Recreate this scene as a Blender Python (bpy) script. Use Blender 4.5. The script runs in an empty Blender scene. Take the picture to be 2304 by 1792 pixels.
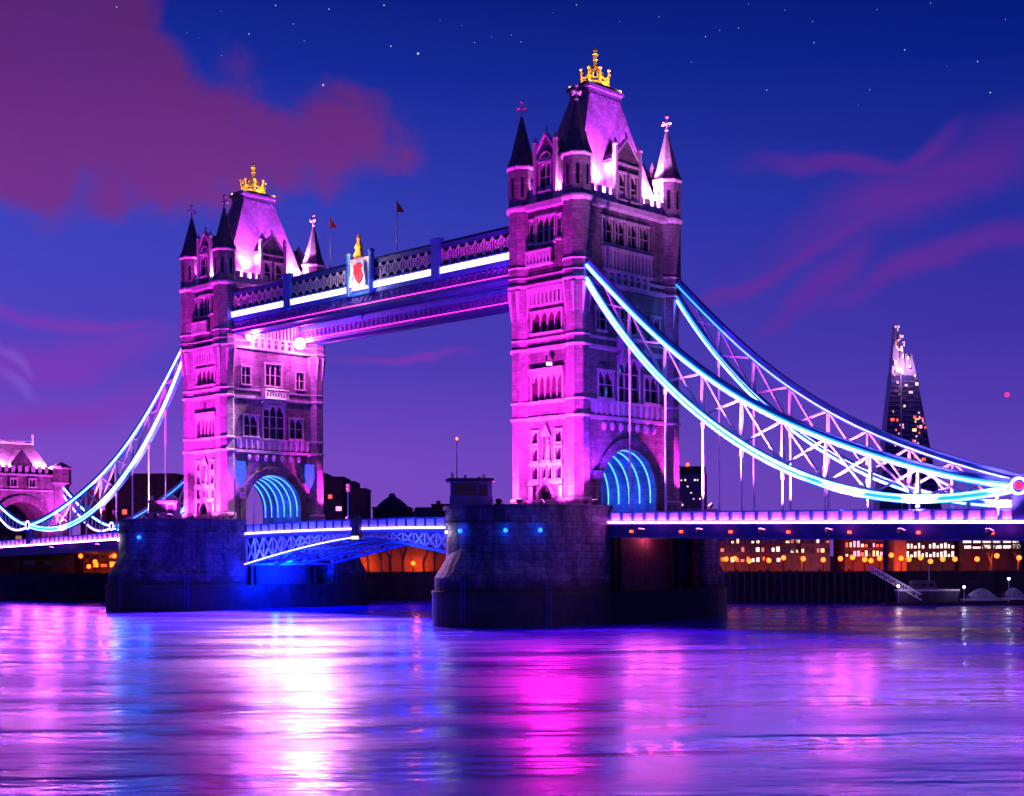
import bpy, bmesh, math, random
import numpy as np
from mathutils import Vector, Matrix
random.seed(7)
R = math.radians
PI = math.pi
S = bpy.context.scene
COL = S.collection

# ------------------------------------------------------------------ camera
CX, CY, EYE = 130.033, -151.121, 8.9
YAW, ROLL = R(45.818), R(0.273)
D = Vector((-math.cos(YAW), math.sin(YAW), 0))      # viewing direction
RT = Vector((math.sin(YAW), math.cos(YAW), 0))      # to the right of it
UP = Vector((0, 0, 1))
cam = bpy.data.cameras.new("camera")
cam.sensor_width = 36
cam.lens = 36 * 3169.5 / 2304
cam.shift_y = 356.47 / 2304
cam.clip_start = 0.5
cam.clip_end = 6000
co = bpy.data.objects.new("camera", cam)
COL.objects.link(co)
r2 = RT * math.cos(ROLL) - UP * math.sin(ROLL)
u2 = RT * math.sin(ROLL) + UP * math.cos(ROLL)
M3 = Matrix((r2, u2, -D)).transposed()
co.matrix_world = Matrix.Translation((CX, CY, EYE)) @ M3.to_4x4()
S.camera = co

def at(lat, dep, z=0.0):
    """a ground point given by metres to the right of and in front of the viewpoint"""
    p = Vector((CX, CY, 0)) + RT * lat + D * dep
    return Vector((p.x, p.y, z))

S.view_settings.view_transform = 'Standard'
S.view_settings.look = 'None'
S.view_settings.gamma = 1
S.view_settings.exposure = 0
S.view_settings.use_curve_mapping = False
S.cycles.use_denoising = True
S.cycles.max_bounces = 6
S.cycles.diffuse_bounces = 3
S.cycles.glossy_bounces = 3
S.cycles.sample_clamp_indirect = 6
S.cycles.caustics_reflective = False
S.cycles.caustics_refractive = False

def lin(r, g, b):
    f = lambda c: (c / 255 / 12.92) if c / 255 <= .04045 else ((c / 255 + .055) / 1.055) ** 2.4
    return (f(r), f(g), f(b), 1)

# ------------------------------------------------------------------ world
def sky_angles(px, py):
    u, v = (px - 1152) / 3169.5, (1252.5 - py) / 3169.5
    return math.atan(u), math.atan(v / math.sqrt(1 + u * u))

def build_world():
    w = bpy.data.worlds.new("World"); S.world = w; w.use_nodes = True
    nt = w.node_tree; N = nt.nodes; L = nt.links; N.clear()
    def math_(op, a, b=None, c=None, clamp=False):
        n = N.new('ShaderNodeMath'); n.operation = op; n.use_clamp = clamp
        for i, x in enumerate((a, b, c)):
            if x is None: continue
            if isinstance(x, (int, float)): n.inputs[i].default_value = x
            else: L.new(x, n.inputs[i])
        return n.outputs[0]
    def vmath(op, a, b=None):
        n = N.new('ShaderNodeVectorMath'); n.operation = op
        for i, x in enumerate((a, b)):
            if x is None: continue
            if isinstance(x, (tuple, Vector)): n.inputs[i].default_value = x
            else: L.new(x, n.inputs[i])
        return n.outputs['Value'] if op in ('LENGTH', 'DOT_PRODUCT', 'DISTANCE') else n.outputs[0]
    def ramp(fac, stops, interp='LINEAR'):
        n = N.new('ShaderNodeValToRGB'); n.color_ramp.interpolation = interp
        e = n.color_ramp.elements
        while len(e) < len(stops): e.new(.5)
        for k, (p, c) in enumerate(stops): e[k].position = p; e[k].color = c
        L.new(fac, n.inputs[0]); return n.outputs[0]
    def mix(fac, a, b):
        n = N.new('ShaderNodeMix'); n.data_type = 'RGBA'
        for k, x in ((0, fac), (6, a), (7, b)):
            if isinstance(x, (int, float, tuple)): n.inputs[k].default_value = x
            else: L.new(x, n.inputs[k])
        return n.outputs[2]
    tc = N.new('ShaderNodeTexCoord').outputs['Generated']
    dirv = vmath('NORMALIZE', tc)
    fx = vmath('DOT_PRODUCT', dirv, tuple(RT)); fy = vmath('DOT_PRODUCT', dirv, tuple(D))
    fz = vmath('DOT_PRODUCT', dirv, (0, 0, 1))
    az = math_('ARCTAN2', fx, fy); el = math_('ARCSINE', fz)
    cb = N.new('ShaderNodeCombineXYZ'); L.new(az, cb.inputs[0]); L.new(el, cb.inputs[1]); ae = cb.outputs[0]
    # dusk gradient: violet near the horizon, deep blue overhead
    g = math_('DIVIDE', el, 0.5, clamp=True)
    lft = ramp(g, [(0, lin(140, 78, 196)), (.14, lin(126, 76, 200)), (.26, lin(86, 66, 190)), (.48, lin(58, 68, 192)), (.66, lin(26, 47, 162)), (.8, lin(9, 27, 126)), (1, lin(5, 16, 95))])
    rgt = ramp(g, [(0, lin(104, 66, 178)), (.14, lin(92, 64, 182)), (.3, lin(64, 50, 166)), (.48, lin(34, 45, 156)), (.66, lin(8, 31, 132)), (.8, lin(3, 21, 102)), (1, lin(3, 14, 85))])
    t = math_('MULTIPLY_ADD', az, 1.45, .52, clamp=True)
    sky = mix(t, lft, rgt)
    # noise that frays the cloud edges
    def noise(vec, scale, detail=4, rough=.55):
        n = N.new('ShaderNodeTexNoise'); n.inputs['Scale'].default_value = scale
        n.inputs['Detail'].default_value = detail; n.inputs['Roughness'].default_value = rough
        L.new(vec, n.inputs['Vector']); return n
    nz = noise(ae, 11, 3, .45)
    off = vmath('MULTIPLY', vmath('SUBTRACT', nz.outputs['Color'], (.5, .5, .5)), (.05, .05, 0))
    aw = vmath('ADD', ae, off)
    nz2 = noise(ae, 34, 3, .5)
    aw2 = vmath('ADD', aw, vmath('MULTIPLY', vmath('SUBTRACT', nz2.outputs['Color'], (.5, .5, .5)), (.022, .022, 0)))
    def blob(vec, px, py, rx, ry, ang=0, amp=1.0, soft=False):
        a, e = sky_angles(px, py)
        mp = N.new('ShaderNodeMapping'); mp.vector_type = 'TEXTURE'
        mp.inputs['Location'].default_value = (a, e, 0); mp.inputs['Rotation'].default_value = (0, 0, R(ang))
        mp.inputs['Scale'].default_value = (rx / 3169.5, ry / 3169.5, 1)
        L.new(vec, mp.inputs['Vector'])
        d = vmath('LENGTH', mp.outputs[0])
        return math_('MULTIPLY', math_('SUBTRACT', 1.0, d), amp * (min(rx, ry) / 110 if soft else 1))
    def union(lst):
        o = lst[0]
        for x in lst[1:]:
            n = N.new('ShaderNodeMath'); n.operation = 'SMOOTH_MAX'; n.inputs[2].default_value = .25
            L.new(o, n.inputs[0]); L.new(x, n.inputs[1]); o = n.outputs[0]
        return o
    big = union([blob(aw2, *b, soft=True) for b in ((60, 110, 300, 320), (210, 200, 270, 200, -30), (330, 300, 260, 150), (560, 305, 260, 115, 0), (755, 300, 165, 85),
                                         (905, 318, 44, 46), (865, 345, 60, 30), (100, 395, 130, 60), (245, 425, 110, 52), (495, 420, 110, 46), (530, 140, 40, 24, -25, .6), (800, 222, 75, 32, -10), (760, 400, 70, 34))])
    fb = noise(aw, 21, 7, .6).outputs[0]
    big = math_('ADD', big, math_('MULTIPLY_ADD', fb, 1.1, -.62))
    mr = N.new('ShaderNodeMapRange'); mr.interpolation_type = 'SMOOTHSTEP'
    L.new(big, mr.inputs[0]); mr.inputs[1].default_value = -.22; mr.inputs[2].default_value = .36
    cfac = math_('MULTIPLY', mr.outputs[0], .94)
    ccol = ramp(g, [(0, lin(130, 52, 150)), (.5, lin(122, 50, 136)), (.62, lin(104, 41, 120)), (.74, lin(88, 36, 107)), (.85, lin(62, 22, 100))])
    cvar = mix(math_('MULTIPLY_ADD', noise(aw, 9, 6, .6).outputs[0], 2.2, -.75, clamp=True), ccol, lin(92, 44, 140))
    cvar = mix(.6, ccol, cvar)
    sky = mix(cfac, sky, cvar)
    # wisps drawn out by the wind
    st = N.new('ShaderNodeMapping'); st.inputs['Rotation'].default_value = (0, 0, R(-22)); st.inputs['Scale'].default_value = (6, 46, 1)
    L.new(ae, st.inputs[0])
    wz = noise(st.outputs[0], 1.0, 4, .55).outputs[0]
    wis = union([blob(aw, *b) for b in ((1880, 545, 440, 20, 21), (2080, 430, 330, 75, 20), (2140, 590, 340, 28, 18), (1850, 650, 130, 40, 35), (1930, 385, 210, 26, -6), (2080, 345, 110, 22, 28))])
    mw = N.new('ShaderNodeMapRange'); mw.interpolation_type = 'SMOOTHSTEP'
    L.new(wis, mw.inputs[0]); mw.inputs[1].default_value = -.45; mw.inputs[2].default_value = .75
    wf = math_('MULTIPLY', mw.outputs[0], math_('MULTIPLY_ADD', wz, 1.0, .25, clamp=True))
    sky = mix(math_('MULTIPLY', wf, .66, clamp=True), sky, lin(112, 40, 150))
    low = union([blob(aw, *b) for b in ((140, 712, 330, 20, -5), (890, 812, 180, 13, 10), (120, 800, 360, 60, 8), (60, 930, 400, 50, 8))])
    ml = N.new('ShaderNodeMapRange'); ml.interpolation_type = 'SMOOTHSTEP'
    L.new(low, ml.inputs[0]); ml.inputs[1].default_value = -.3; ml.inputs[2].default_value = .9
    sky = mix(math_('MULTIPLY', ml.outputs[0], math_('MULTIPLY_ADD', wz, .8, .1, clamp=True)), sky, lin(140, 50, 178))
    wl = union([blob(aw2, *b) for b in ((30, 850, 60, 16, -25), (20, 790, 50, 14, -30))])
    m3 = N.new('ShaderNodeMapRange'); m3.interpolation_type = 'SMOOTHSTEP'
    L.new(wl, m3.inputs[0]); m3.inputs[1].default_value = -.6; m3.inputs[2].default_value = 1
    sky = mix(math_('MULTIPLY', m3.outputs[0], .25), sky, lin(150, 120, 240))
    # stars
    stars = [(268, 12, 1), (626, 10, 1), (746, 19, 1), (870, 11, 1.1), (666, 52, .8), (503, 23, .6), (426, 71, .6), (566, 74, 1), (690, 90, .7), (885, 103, 1.1),
             (946, 120, 1.6), (732, 190, 1.4), (504, 122, .7), (452, 83, .5), (1044, 57, .6), (1073, 96, .8), (1111, 83, .6), (1156, 79, .7), (1178, 95, .8), (859, 256, .5),
             (1303, 12, .9), (1488, 40, .7), (1593, 85, .9), (1625, 71, .7), (1667, 66, .8), (1772, 26, .7), (1834, 52, .7), (1837, 100, .9), (1979, 26, .7), (2041, 117, 1),
             (2205, 144, 1), (2233, 214, 1.1), (1730, 206, .9), (1561, 142, .7), (1962, 206, .8), (2136, 155, .5), (1250, 30, .5), (2268, 50, .7), (1400, 50, .6), (2100, 12, .8), (1690, 12, .6), (996, 46, .5), (1935, 240, .5)]
    acc = None
    for px, py, s in stars:
        a, e = sky_angles(px, py)
        v = (RT * math.sin(a) + D * math.cos(a)) * math.cos(e) + UP * math.sin(e)
        d = vmath('DISTANCE', dirv, tuple(v))
        k = math_('MULTIPLY_ADD', d, -1 / (.0005 * s), 1.0, clamp=True)
        k = math_('MULTIPLY', k, -.1 + 1.1 * s)
        acc = k if acc is None else math_('ADD', acc, k)
    sn = N.new('ShaderNodeMix'); sn.data_type = 'RGBA'; sn.blend_type = 'ADD'
    L.new(acc, sn.inputs[0]); sn.clamp_factor = True; L.new(sky, sn.inputs[6]); sn.inputs[7].default_value = (1, .92, .9, 1)
    bg = N.new('ShaderNodeBackground'); L.new(sn.outputs[2], bg.inputs[0]); bg.inputs[1].default_value = 1.0
    out = N.new('ShaderNodeOutputWorld'); L.new(bg.outputs[0], out.inputs[0])
build_world()

# ------------------------------------------------------------------ materials
def mat(name, col, rough=.6, metal=0.0, var=.18, scale=1.5, bump=.0, pattern=None, size=(1.2, .45), mortar=.45, emit=None, estr=0, dirt=0.0, tide=None):
    m = bpy.data.materials.new(name); m.use_nodes = True
    nt = m.node_tree; N = nt.nodes; L = nt.links
    b = N['Principled BSDF']
    b.inputs['Roughness'].default_value = rough; b.inputs['Metallic'].default_value = metal
    c = (*col, 1)
    b.inputs['Base Color'].default_value = c
    if emit:
        b.inputs['Emission Color'].default_value = (*emit, 1); b.inputs['Emission Strength'].default_value = estr
        return m
    tc = N.new('ShaderNodeTexCoord')
    geo = N.new('ShaderNodeNewGeometry')
    nz = N.new('ShaderNodeTexNoise'); nz.inputs['Scale'].default_value = scale; nz.inputs['Detail'].default_value = 6
    L.new(geo.outputs['Position'], nz.inputs['Vector'])
    lo = tuple(x * (1 - var) for x in col) + (1,); hi = tuple(min(1, x * (1 + var)) for x in col) + (1,)
    rp = N.new('ShaderNodeValToRGB'); rp.color_ramp.elements[0].position = .3; rp.color_ramp.elements[1].position = .7
    rp.color_ramp.elements[0].color = lo; rp.color_ramp.elements[1].color = hi
    L.new(nz.outputs[0], rp.inputs[0])
    colout = rp.outputs[0]; height = nz.outputs[0]
    if pattern == 'blocks':
        sp = N.new('ShaderNodeSeparateXYZ'); L.new(geo.outputs['Position'], sp.inputs[0])
        ad = N.new('ShaderNodeMath'); ad.operation = 'ADD'; L.new(sp.outputs[0], ad.inputs[0]); L.new(sp.outputs[1], ad.inputs[1])
        cm = N.new('ShaderNodeCombineXYZ'); L.new(ad.outputs[0], cm.inputs[0]); L.new(sp.outputs[2], cm.inputs[1])
        br = N.new('ShaderNodeTexBrick'); br.inputs['Scale'].default_value = 1
        br.inputs['Brick Width'].default_value = size[0]; br.inputs['Row Height'].default_value = size[1]
        br.inputs['Mortar Size'].default_value = size[1] * .06; br.inputs['Mortar Smooth'].default_value = .4
        br.inputs['Color1'].default_value = (.72, .72, .72, 1); br.inputs['Color2'].default_value = (1.15, 1.15, 1.15, 1)
        br.inputs['Mortar'].default_value = (mortar,) * 3 + (1,)
        L.new(cm.outputs[0], br.inputs['Vector'])
        mx = N.new('ShaderNodeMix'); mx.data_type = 'RGBA'; mx.blend_type = 'MULTIPLY'; mx.inputs[0].default_value = 1
        L.new(colout, mx.inputs[6]); L.new(br.outputs['Color'], mx.inputs[7]); colout = mx.outputs[2]
        iv = N.new('ShaderNodeMath'); iv.operation = 'MULTIPLY_ADD'; iv.inputs[1].default_value = -1.4
        L.new(br.outputs['Fac'], iv.inputs[0]); L.new(nz.outputs[0], iv.inputs[2]); height = iv.outputs[0]
    if dirt:
        dn = N.new('ShaderNodeTexNoise'); dn.inputs['Scale'].default_value = .35; dn.inputs['Detail'].default_value = 7
        mp = N.new('ShaderNodeMapping'); mp.inputs['Scale'].default_value = (1.6, 1.6, .35)
        L.new(geo.outputs['Position'], mp.inputs[0]); L.new(mp.outputs[0], dn.inputs['Vector'])
        dr = N.new('ShaderNodeValToRGB'); dr.color_ramp.elements[0].position = .36; dr.color_ramp.elements[1].position = .62
        dr.color_ramp.elements[0].color = (1 - dirt,) * 3 + (1,); dr.color_ramp.elements[1].color = (1, 1, 1, 1)
        L.new(dn.outputs[0], dr.inputs[0])
        mx = N.new('ShaderNodeMix'); mx.data_type = 'RGBA'; mx.blend_type = 'MULTIPLY'; mx.inputs[0].default_value = 1
        L.new(colout, mx.inputs[6]); L.new(dr.outputs[0], mx.inputs[7]); colout = mx.outputs[2]
    if tide:                                    # ragged tide mark: stone below it is wet and slimy
        sz = N.new('ShaderNodeSeparateXYZ'); L.new(geo.outputs['Position'], sz.inputs[0])
        tn = N.new('ShaderNodeTexNoise'); tn.inputs['Scale'].default_value = .45; tn.inputs['Detail'].default_value = 8
        L.new(geo.outputs['Position'], tn.inputs['Vector'])
        ma = N.new('ShaderNodeMath'); ma.operation = 'MULTIPLY_ADD'; ma.inputs[1].default_value = 4.0; L.new(tn.outputs[0], ma.inputs[0]); L.new(sz.outputs[2], ma.inputs[2])
        mr = N.new('ShaderNodeMapRange'); mr.inputs[1].default_value = tide + 1.4; mr.inputs[2].default_value = tide + 2.8; L.new(ma.outputs[0], mr.inputs[0])
        mx = N.new('ShaderNodeMix'); mx.data_type = 'RGBA'; L.new(mr.outputs[0], mx.inputs[0]); mx.inputs[6].default_value = (.035, .04, .022, 1); L.new(colout, mx.inputs[7]); colout = mx.outputs[2]
    L.new(colout, b.inputs['Base Color'])
    if bump:
        bp = N.new('ShaderNodeBump'); bp.inputs['Strength'].default_value = bump; bp.inputs['Distance'].default_value = .12
        L.new(height, bp.inputs['Height']); L.new(bp.outputs[0], b.inputs['Normal'])
    return m

M = {}
M['granite'] = mat('granite', (.26, .245, .25), .75, pattern='blocks', size=(1.1, .42), mortar=.38, bump=.9, dirt=.6)
M['turret_stone'] = mat('turret_stone', (.30, .28, .29), .75, pattern='blocks', size=(1.3, .5), mortar=.5, bump=.6, dirt=.45)
M['portland'] = mat('portland', (.66, .62, .62), .7, bump=.3, scale=3, dirt=.35)
M['pier_stone'] = mat('pier_stone', (.165, .145, .18), .8, tide=5.4, var=.4, pattern='blocks', size=(1.9, .95), mortar=.38, bump=1.0, dirt=.65)
M['tidal'] = mat('tidal', (.022, .021, .024), .55, var=.5, scale=.8, bump=.4, dirt=.4)
M['algae'] = mat('algae', (.05, .06, .02), .8, var=.4, bump=.4)
M['dark_door'] = mat('dark_door', (.10, .06, .07), .7, var=.3, bump=.2)
M['slate'] = mat('slate', (.13, .13, .145), .6, pattern='blocks', size=(.45, .3), mortar=.6, bump=.4, dirt=.3)
M['roof_slate'] = mat('roof_slate', (.22, .21, .23), .6, pattern='blocks', size=(.6, .4), mortar=.8, bump=.25, dirt=.25)
M['lead'] = mat('lead', (.07, .075, .09), .45, var=.3)
M['gold'] = mat('gold', (1.0, .55, .08), .38, metal=.55, var=.25, scale=2)
M['glass'] = mat('glass', (.012, .012, .02), .08, var=.3)
M['steel_blue'] = mat('steel_blue', (.05, .22, .55), .4, var=.2, scale=.8)
M['steel_deep'] = mat('steel_deep', (.03, .07, .25), .45, var=.25, scale=.8)
M['steel_white'] = mat('steel_white', (.78, .76, .78), .45, var=.1)
M['road'] = mat('road', (.05, .05, .05), .9, var=.2)
M['fascia'] = mat('fascia', (.14, .12, .42), .5, var=.2)
M['dark_metal'] = mat('dark_metal', (.03, .03, .035), .5, var=.3)
M['red_flag'] = mat('red_flag', (.65, .02, .04), .8, var=.15)
M['led_cyan'] = mat('led_cyan', (.8, .9, 1), emit=(.055, .19, 1.0), estr=20)
M['led_halo'] = mat('led_halo', (.2, .6, 1), emit=(.0, .34, 1.0), estr=1.15)  # emission that paints the LED glow onto the chord faces
M['led_teal'] = mat('led_teal', (.8, .9, 1), emit=(.006, .30, 1.0), estr=2.6)
M['led_white'] = mat('led_white', (.9, .9, 1), emit=(.14, .09, 1.0), estr=20)
M['led_pink'] = mat('led_pink', (1, .8, 1), emit=(.85, .13, 1.0), estr=38)
M['led_magenta'] = mat('led_magenta', (1, .5, .8), emit=(1.0, .02, .5), estr=2.4)
M['led_blue'] = mat('led_blue', (.5, .7, 1), emit=(.03, .16, 1.0), estr=6)
M['lamp_blue'] = mat('lamp_blue', (.5, .7, 1), emit=(.006, .06, 1.0), estr=6)
M['shield_glow'] = mat('shield_glow', (.02, .1, .6), emit=(.0, .11, 1.0), estr=.8)  # glow put into the shield in place of lamp light
M['lamp_white'] = mat('lamp_white', (1, 1, 1), emit=(1, .95, 1), estr=10)
M['lamp_red'] = mat('lamp_red', (1, .2, .1), emit=(1, .06, .02), estr=5)
M['lamp_rose'] = mat('lamp_rose', (1, .2, .3), emit=(1, .02, .16), estr=2)
M['lamp_orange'] = mat('lamp_orange', (1, .6, .2), emit=(1, .10, .004), estr=6.5)
M['flood_lens'] = mat('flood_lens', (1, .9, 1), emit=(1, .07, .9), estr=40)
M['win_warm'] = mat('win_warm', (1, .8, .5), emit=(1, .62, .30), estr=1.6)
M['win_pale'] = mat('win_pale', (1, 1, .9), emit=(1, .86, .72), estr=1.3)
M['win_red'] = mat('win_red', (1, .3, .2), emit=(1, .12, .06), estr=1.3)
M['win_pink'] = mat('win_pink', (1, .7, .9), emit=(1, .45, .75), estr=1.2)
M['win_dim'] = mat('win_dim', (1, .6, .4), emit=(1, .4, .16), estr=.35)
M['win_dark'] = mat('win_dark', (.02, .02, .03), .15, var=.3)
M['brick_dark'] = mat('brick_dark', (.10, .055, .06), .85, pattern='blocks', size=(.5, .2), mortar=.8, dirt=.3)
M['brick_red'] = mat('brick_red', (.22, .08, .06), .85, pattern='blocks', size=(.5, .2), mortar=.8, dirt=.3)
M['concrete'] = mat('concrete', (.16, .15, .17), .85, dirt=.3)
M['concrete_dark'] = mat('concrete_dark', (.05, .05, .065), .85, dirt=.3)
M['orange_render'] = mat('orange_render', (.5, .26, .12), .8, dirt=.2)
M['glass_blue'] = mat('glass_blue', (.06, .045, .17), .16, var=.4, scale=.05)
M['glass_pale'] = mat('glass_pale', (.30, .22, .38), .2, var=.3, scale=.08)
M['quay'] = mat('quay', (.035, .033, .04), .8, pattern='blocks', size=(2.4, 1.1), mortar=.5, bump=.5, dirt=.4)
M['timber'] = mat('timber', (.05, .035, .035), .75, var=.4, bump=.4)
M['earth'] = mat('earth', (.05, .045, .04), .9, var=.3)
M['bark'] = mat('bark', (.10, .065, .045), .85, var=.35, scale=4, bump=.4)
M['twig'] = mat('twig', (.13, .07, .035), .8, var=.3)
M['hull_dark'] = mat('hull_dark', (.02, .02, .03), .4, var=.3)
M['hull_grey'] = mat('hull_grey', (.10, .09, .15), .5, var=.3, dirt=.3)
M['canvas'] = mat('canvas', (.22, .22, .36), .7, var=.3)
M['cabin_blue'] = mat('cabin_blue', (.10, .16, .32), .5, var=.2)

def water_material():
    m = bpy.data.materials.new('water'); m.use_nodes = True
    nt = m.node_tree; N = nt.nodes; L = nt.links
    b = N['Principled BSDF']
    b.inputs['Base Color'].default_value = (.030, .008, .80, 1)
    b.inputs['IOR'].default_value = 1.38
    geo = N.new('ShaderNodeNewGeometry')
    def nz(sc, rot, scale, det):
        mp = N.new('ShaderNodeMapping'); mp.vector_type = 'TEXTURE'; mp.inputs['Rotation'].default_value = (0, 0, rot); mp.inputs['Scale'].default_value = (1 / sc[0], 1 / sc[1], 1)
        L.new(geo.outputs['Position'], mp.inputs[0])
        n = N.new('ShaderNodeTexNoise'); n.inputs['Scale'].default_value = scale; n.inputs['Detail'].default_value = det
        L.new(mp.outputs[0], n.inputs['Vector']); return n.outputs[0]
    rot = math.atan2(RT.y, RT.x)       # crests lie roughly across the stream towards the bridge
    big = nz((.03, .11), rot + .06, 1.0, 5)
    mid = nz((.16, .7), rot - .03, 1.0, 4)
    rip = nz((1.0, 1.5), rot, 1.0, 3)
    def mad(a, k, c):
        n = N.new('ShaderNodeMath'); n.operation = 'MULTIPLY_ADD'; n.inputs[1].default_value = k; L.new(a, n.inputs[0])
        if isinstance(c, (int, float)): n.inputs[2].default_value = c
        else: L.new(c, n.inputs[2])
        return n.outputs[0]
    h = mad(big, 3.2, mad(mid, .5, mad(rip, .13, 0)))
    bp = N.new('ShaderNodeBump'); bp.inputs['Strength'].default_value = .5; bp.inputs['Distance'].default_value = .5
    L.new(h, bp.inputs['Height']); L.new(bp.outputs[0], b.inputs['Normal'])
    rr = N.new('ShaderNodeMapRange'); L.new(big, rr.inputs[0]); rr.inputs[1].default_value = .35; rr.inputs[2].default_value = .65
    rr.inputs[3].default_value = .15; rr.inputs[4].default_value = .33
    L.new(rr.outputs[0], b.inputs['Roughness'])
    return m
M['water'] = water_material()

# ------------------------------------------------------------------ mesh helpers
class MB:
    def __init__(s): s.v = []; s.f = []; s.mi = []
    def add(s, vs, fs):
        o = len(s.v); s.v += [tuple(p) for p in vs]; s.f += [tuple(i + o for i in f) for f in fs]; return s
    def box(s, x0, x1, y0, y1, z0, z1):
        return s.add([(x0, y0, z0), (x1, y0, z0), (x1, y1, z0), (x0, y1, z0), (x0, y0, z1), (x1, y0, z1), (x1, y1, z1), (x0, y1, z1)],
                     [(3, 2, 1, 0), (4, 5, 6, 7), (0, 1, 5, 4), (1, 2, 6, 5), (2, 3, 7, 6), (3, 0, 4, 7)])
    def obox(s, T, u0, u1, z0, z1, d0, d1):
        """box in facade coordinates u (along), z (up), d (outwards)"""
        return s.add([T(u0, z0, d0), T(u1, z0, d0), T(u1, z1, d0), T(u0, z1, d0), T(u0, z0, d1), T(u1, z0, d1), T(u1, z1, d1), T(u0, z1, d1)],
                     [(3, 2, 1, 0), (4, 5, 6, 7), (0, 1, 5, 4), (1, 2, 6, 5), (2, 3, 7, 6), (3, 0, 4, 7)])
    def lathe(s, cx, cy, prof, n=8, rot=None, sx=1, sy=1):
        rot = PI / n if rot is None else rot
        vs = []; fs = []
        for r, z in prof:
            for k in range(n):
                a = rot + 2 * PI * k / n; vs.append((cx + r * sx * math.cos(a), cy + r * sy * math.sin(a), z))
        for i in range(len(prof) - 1):
            for k in range(n):
                a, b = i * n + k, i * n + (k + 1) % n; fs.append((a, b, b + n, a + n))
        fs.append(tuple(range(n))[::-1]); fs.append(tuple((len(prof) - 1) * n + k for k in range(n)))
        return s.add(vs, fs)
    def bar(s, p, q, w, h=None, up=(0, 0, 1), w2=None, h2=None):
        """rectangular bar p->q; w sideways, h along up"""
        h = h or w; w2 = w2 or w; h2 = h2 or h
        p, q = Vector(p), Vector(q); d = (q - p)
        if d.length < 1e-6: return s
        d.normalize(); u = Vector(up)
        sd = d.cross(u)
        if sd.length < 1e-4: u = Vector((1, 0, 0)); sd = d.cross(u)
        sd.normalize(); u = sd.cross(d)
        vs = []
        for c, a, b in ((p, w, h), (q, w2, h2)):
            for i, j in ((-1, -1), (1, -1), (1, 1), (-1, 1)): vs.append(c + sd * (i * a / 2) + u * (j * b / 2))
        return s.add(vs, [(0, 1, 2, 3), (7, 6, 5, 4), (0, 4, 5, 1), (1, 5, 6, 2), (2, 6, 7, 3), (3, 7, 4, 0)])
    def tube(s, pts, r, n=6, r2=None):
        pts = [Vector(p) for p in pts]; m = len(pts); vs = []; fs = []
        for i, p in enumerate(pts):
            d = (pts[min(i + 1, m - 1)] - pts[max(i - 1, 0)]).normalized()
            u = Vector((0, 0, 1)) if abs(d.z) < .95 else Vector((1, 0, 0))
            a = d.cross(u).normalized(); b = a.cross(d)
            rr = r if r2 is None else r + (r2 - r) * i / (m - 1)
            for k in range(n):
                t = 2 * PI * k / n; vs.append(p + a * (rr * math.cos(t)) + b * (rr * math.sin(t)))
        for i in range(m - 1):
            for k in range(n):
                x, y = i * n + k, i * n + (k + 1) % n; fs.append((x, y, y + n, x + n))
        fs.append(tuple(range(n))[::-1]); fs.append(tuple((m - 1) * n + k for k in range(n)))
        return s.add(vs, fs)
    def ball(s, c, r, n=8, m=6, sz=1.0):
        c = Vector(c)
        prof = [(max(.001, r * math.sin(PI * i / m)), c.z - r * sz * math.cos(PI * i / m)) for i in range(m + 1)]
        return s.lathe(c.x, c.y, prof, n)
    def ribbon(s, pts, w, h, side=(0, 1, 0)):
        """swept box of a curve: h measured along the curve's own normal in the plane across 'side'"""
        sd = Vector(side); pts = [Vector(p) for p in pts]; m = len(pts); vs = []; fs = []
        for i, p in enumerate(pts):
            d = (pts[min(i + 1, m - 1)] - pts[max(i - 1, 0)]).normalized(); n = sd.cross(d)
            if n.z < 0: n = -n
            for a, b in ((-1, -1), (1, -1), (1, 1), (-1, 1)): vs.append(p + sd * (a * w / 2) + n * (b * h / 2))
        for i in range(m - 1):
            for k in range(4):
                x, y = i * 4 + k, i * 4 + (k + 1) % 4; fs.append((x, y, y + 4, x + 4))
        fs += [(3, 2, 1, 0), tuple((m - 1) * 4 + k for k in range(4))]
        return s.add(vs, fs)
    def prism(s, poly, T, d0, d1):
        """polygon in (u,z) extruded from d0 to d1"""
        n = len(poly)
        vs = [T(u, z, d0) for u, z in poly] + [T(u, z, d1) for u, z in poly]
        return s.add(vs, [tuple(range(n))[::-1], tuple(range(n, 2 * n))] + [(i, (i + 1) % n, (i + 1) % n + n, i + n) for i in range(n)])
    def plan(s, poly, z0, z1, poly2=None):
        n = len(poly); p2 = poly2 or poly
        vs = [(x, y, z0) for x, y in poly] + [(x, y, z1) for x, y in p2]
        return s.add(vs, [tuple(range(n))[::-1], tuple(range(n, 2 * n))] + [(i, (i + 1) % n, (i + 1) % n + n, i + n) for i in range(n)])
    def build(s, name, m, parent=None, loc=None, label=None, smooth=False):
        me = bpy.data.meshes.new(name)
        o = bpy.data.objects.new(name, me)
        org = Vector((0, 0, 0))
        if parent is not None:
            q = parent
            while q is not None: org += q.location; q = q.parent
            o.parent = parent
        elif loc is not None:
            org = Vector(loc); o.location = org
        me.from_pydata([tuple(Vector(p) - org) for p in s.v], [], s.f)
        bm = bmesh.new(); bm.from_mesh(me); bmesh.ops.recalc_face_normals(bm, faces=bm.faces); bm.to_mesh(me); bm.free()
        me.materials.append(M[m] if isinstance(m, str) else m)
        if smooth:
            for p in me.polygons: p.use_smooth = True
        COL.objects.link(o)
        if label: o['label'] = label
        return o

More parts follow.
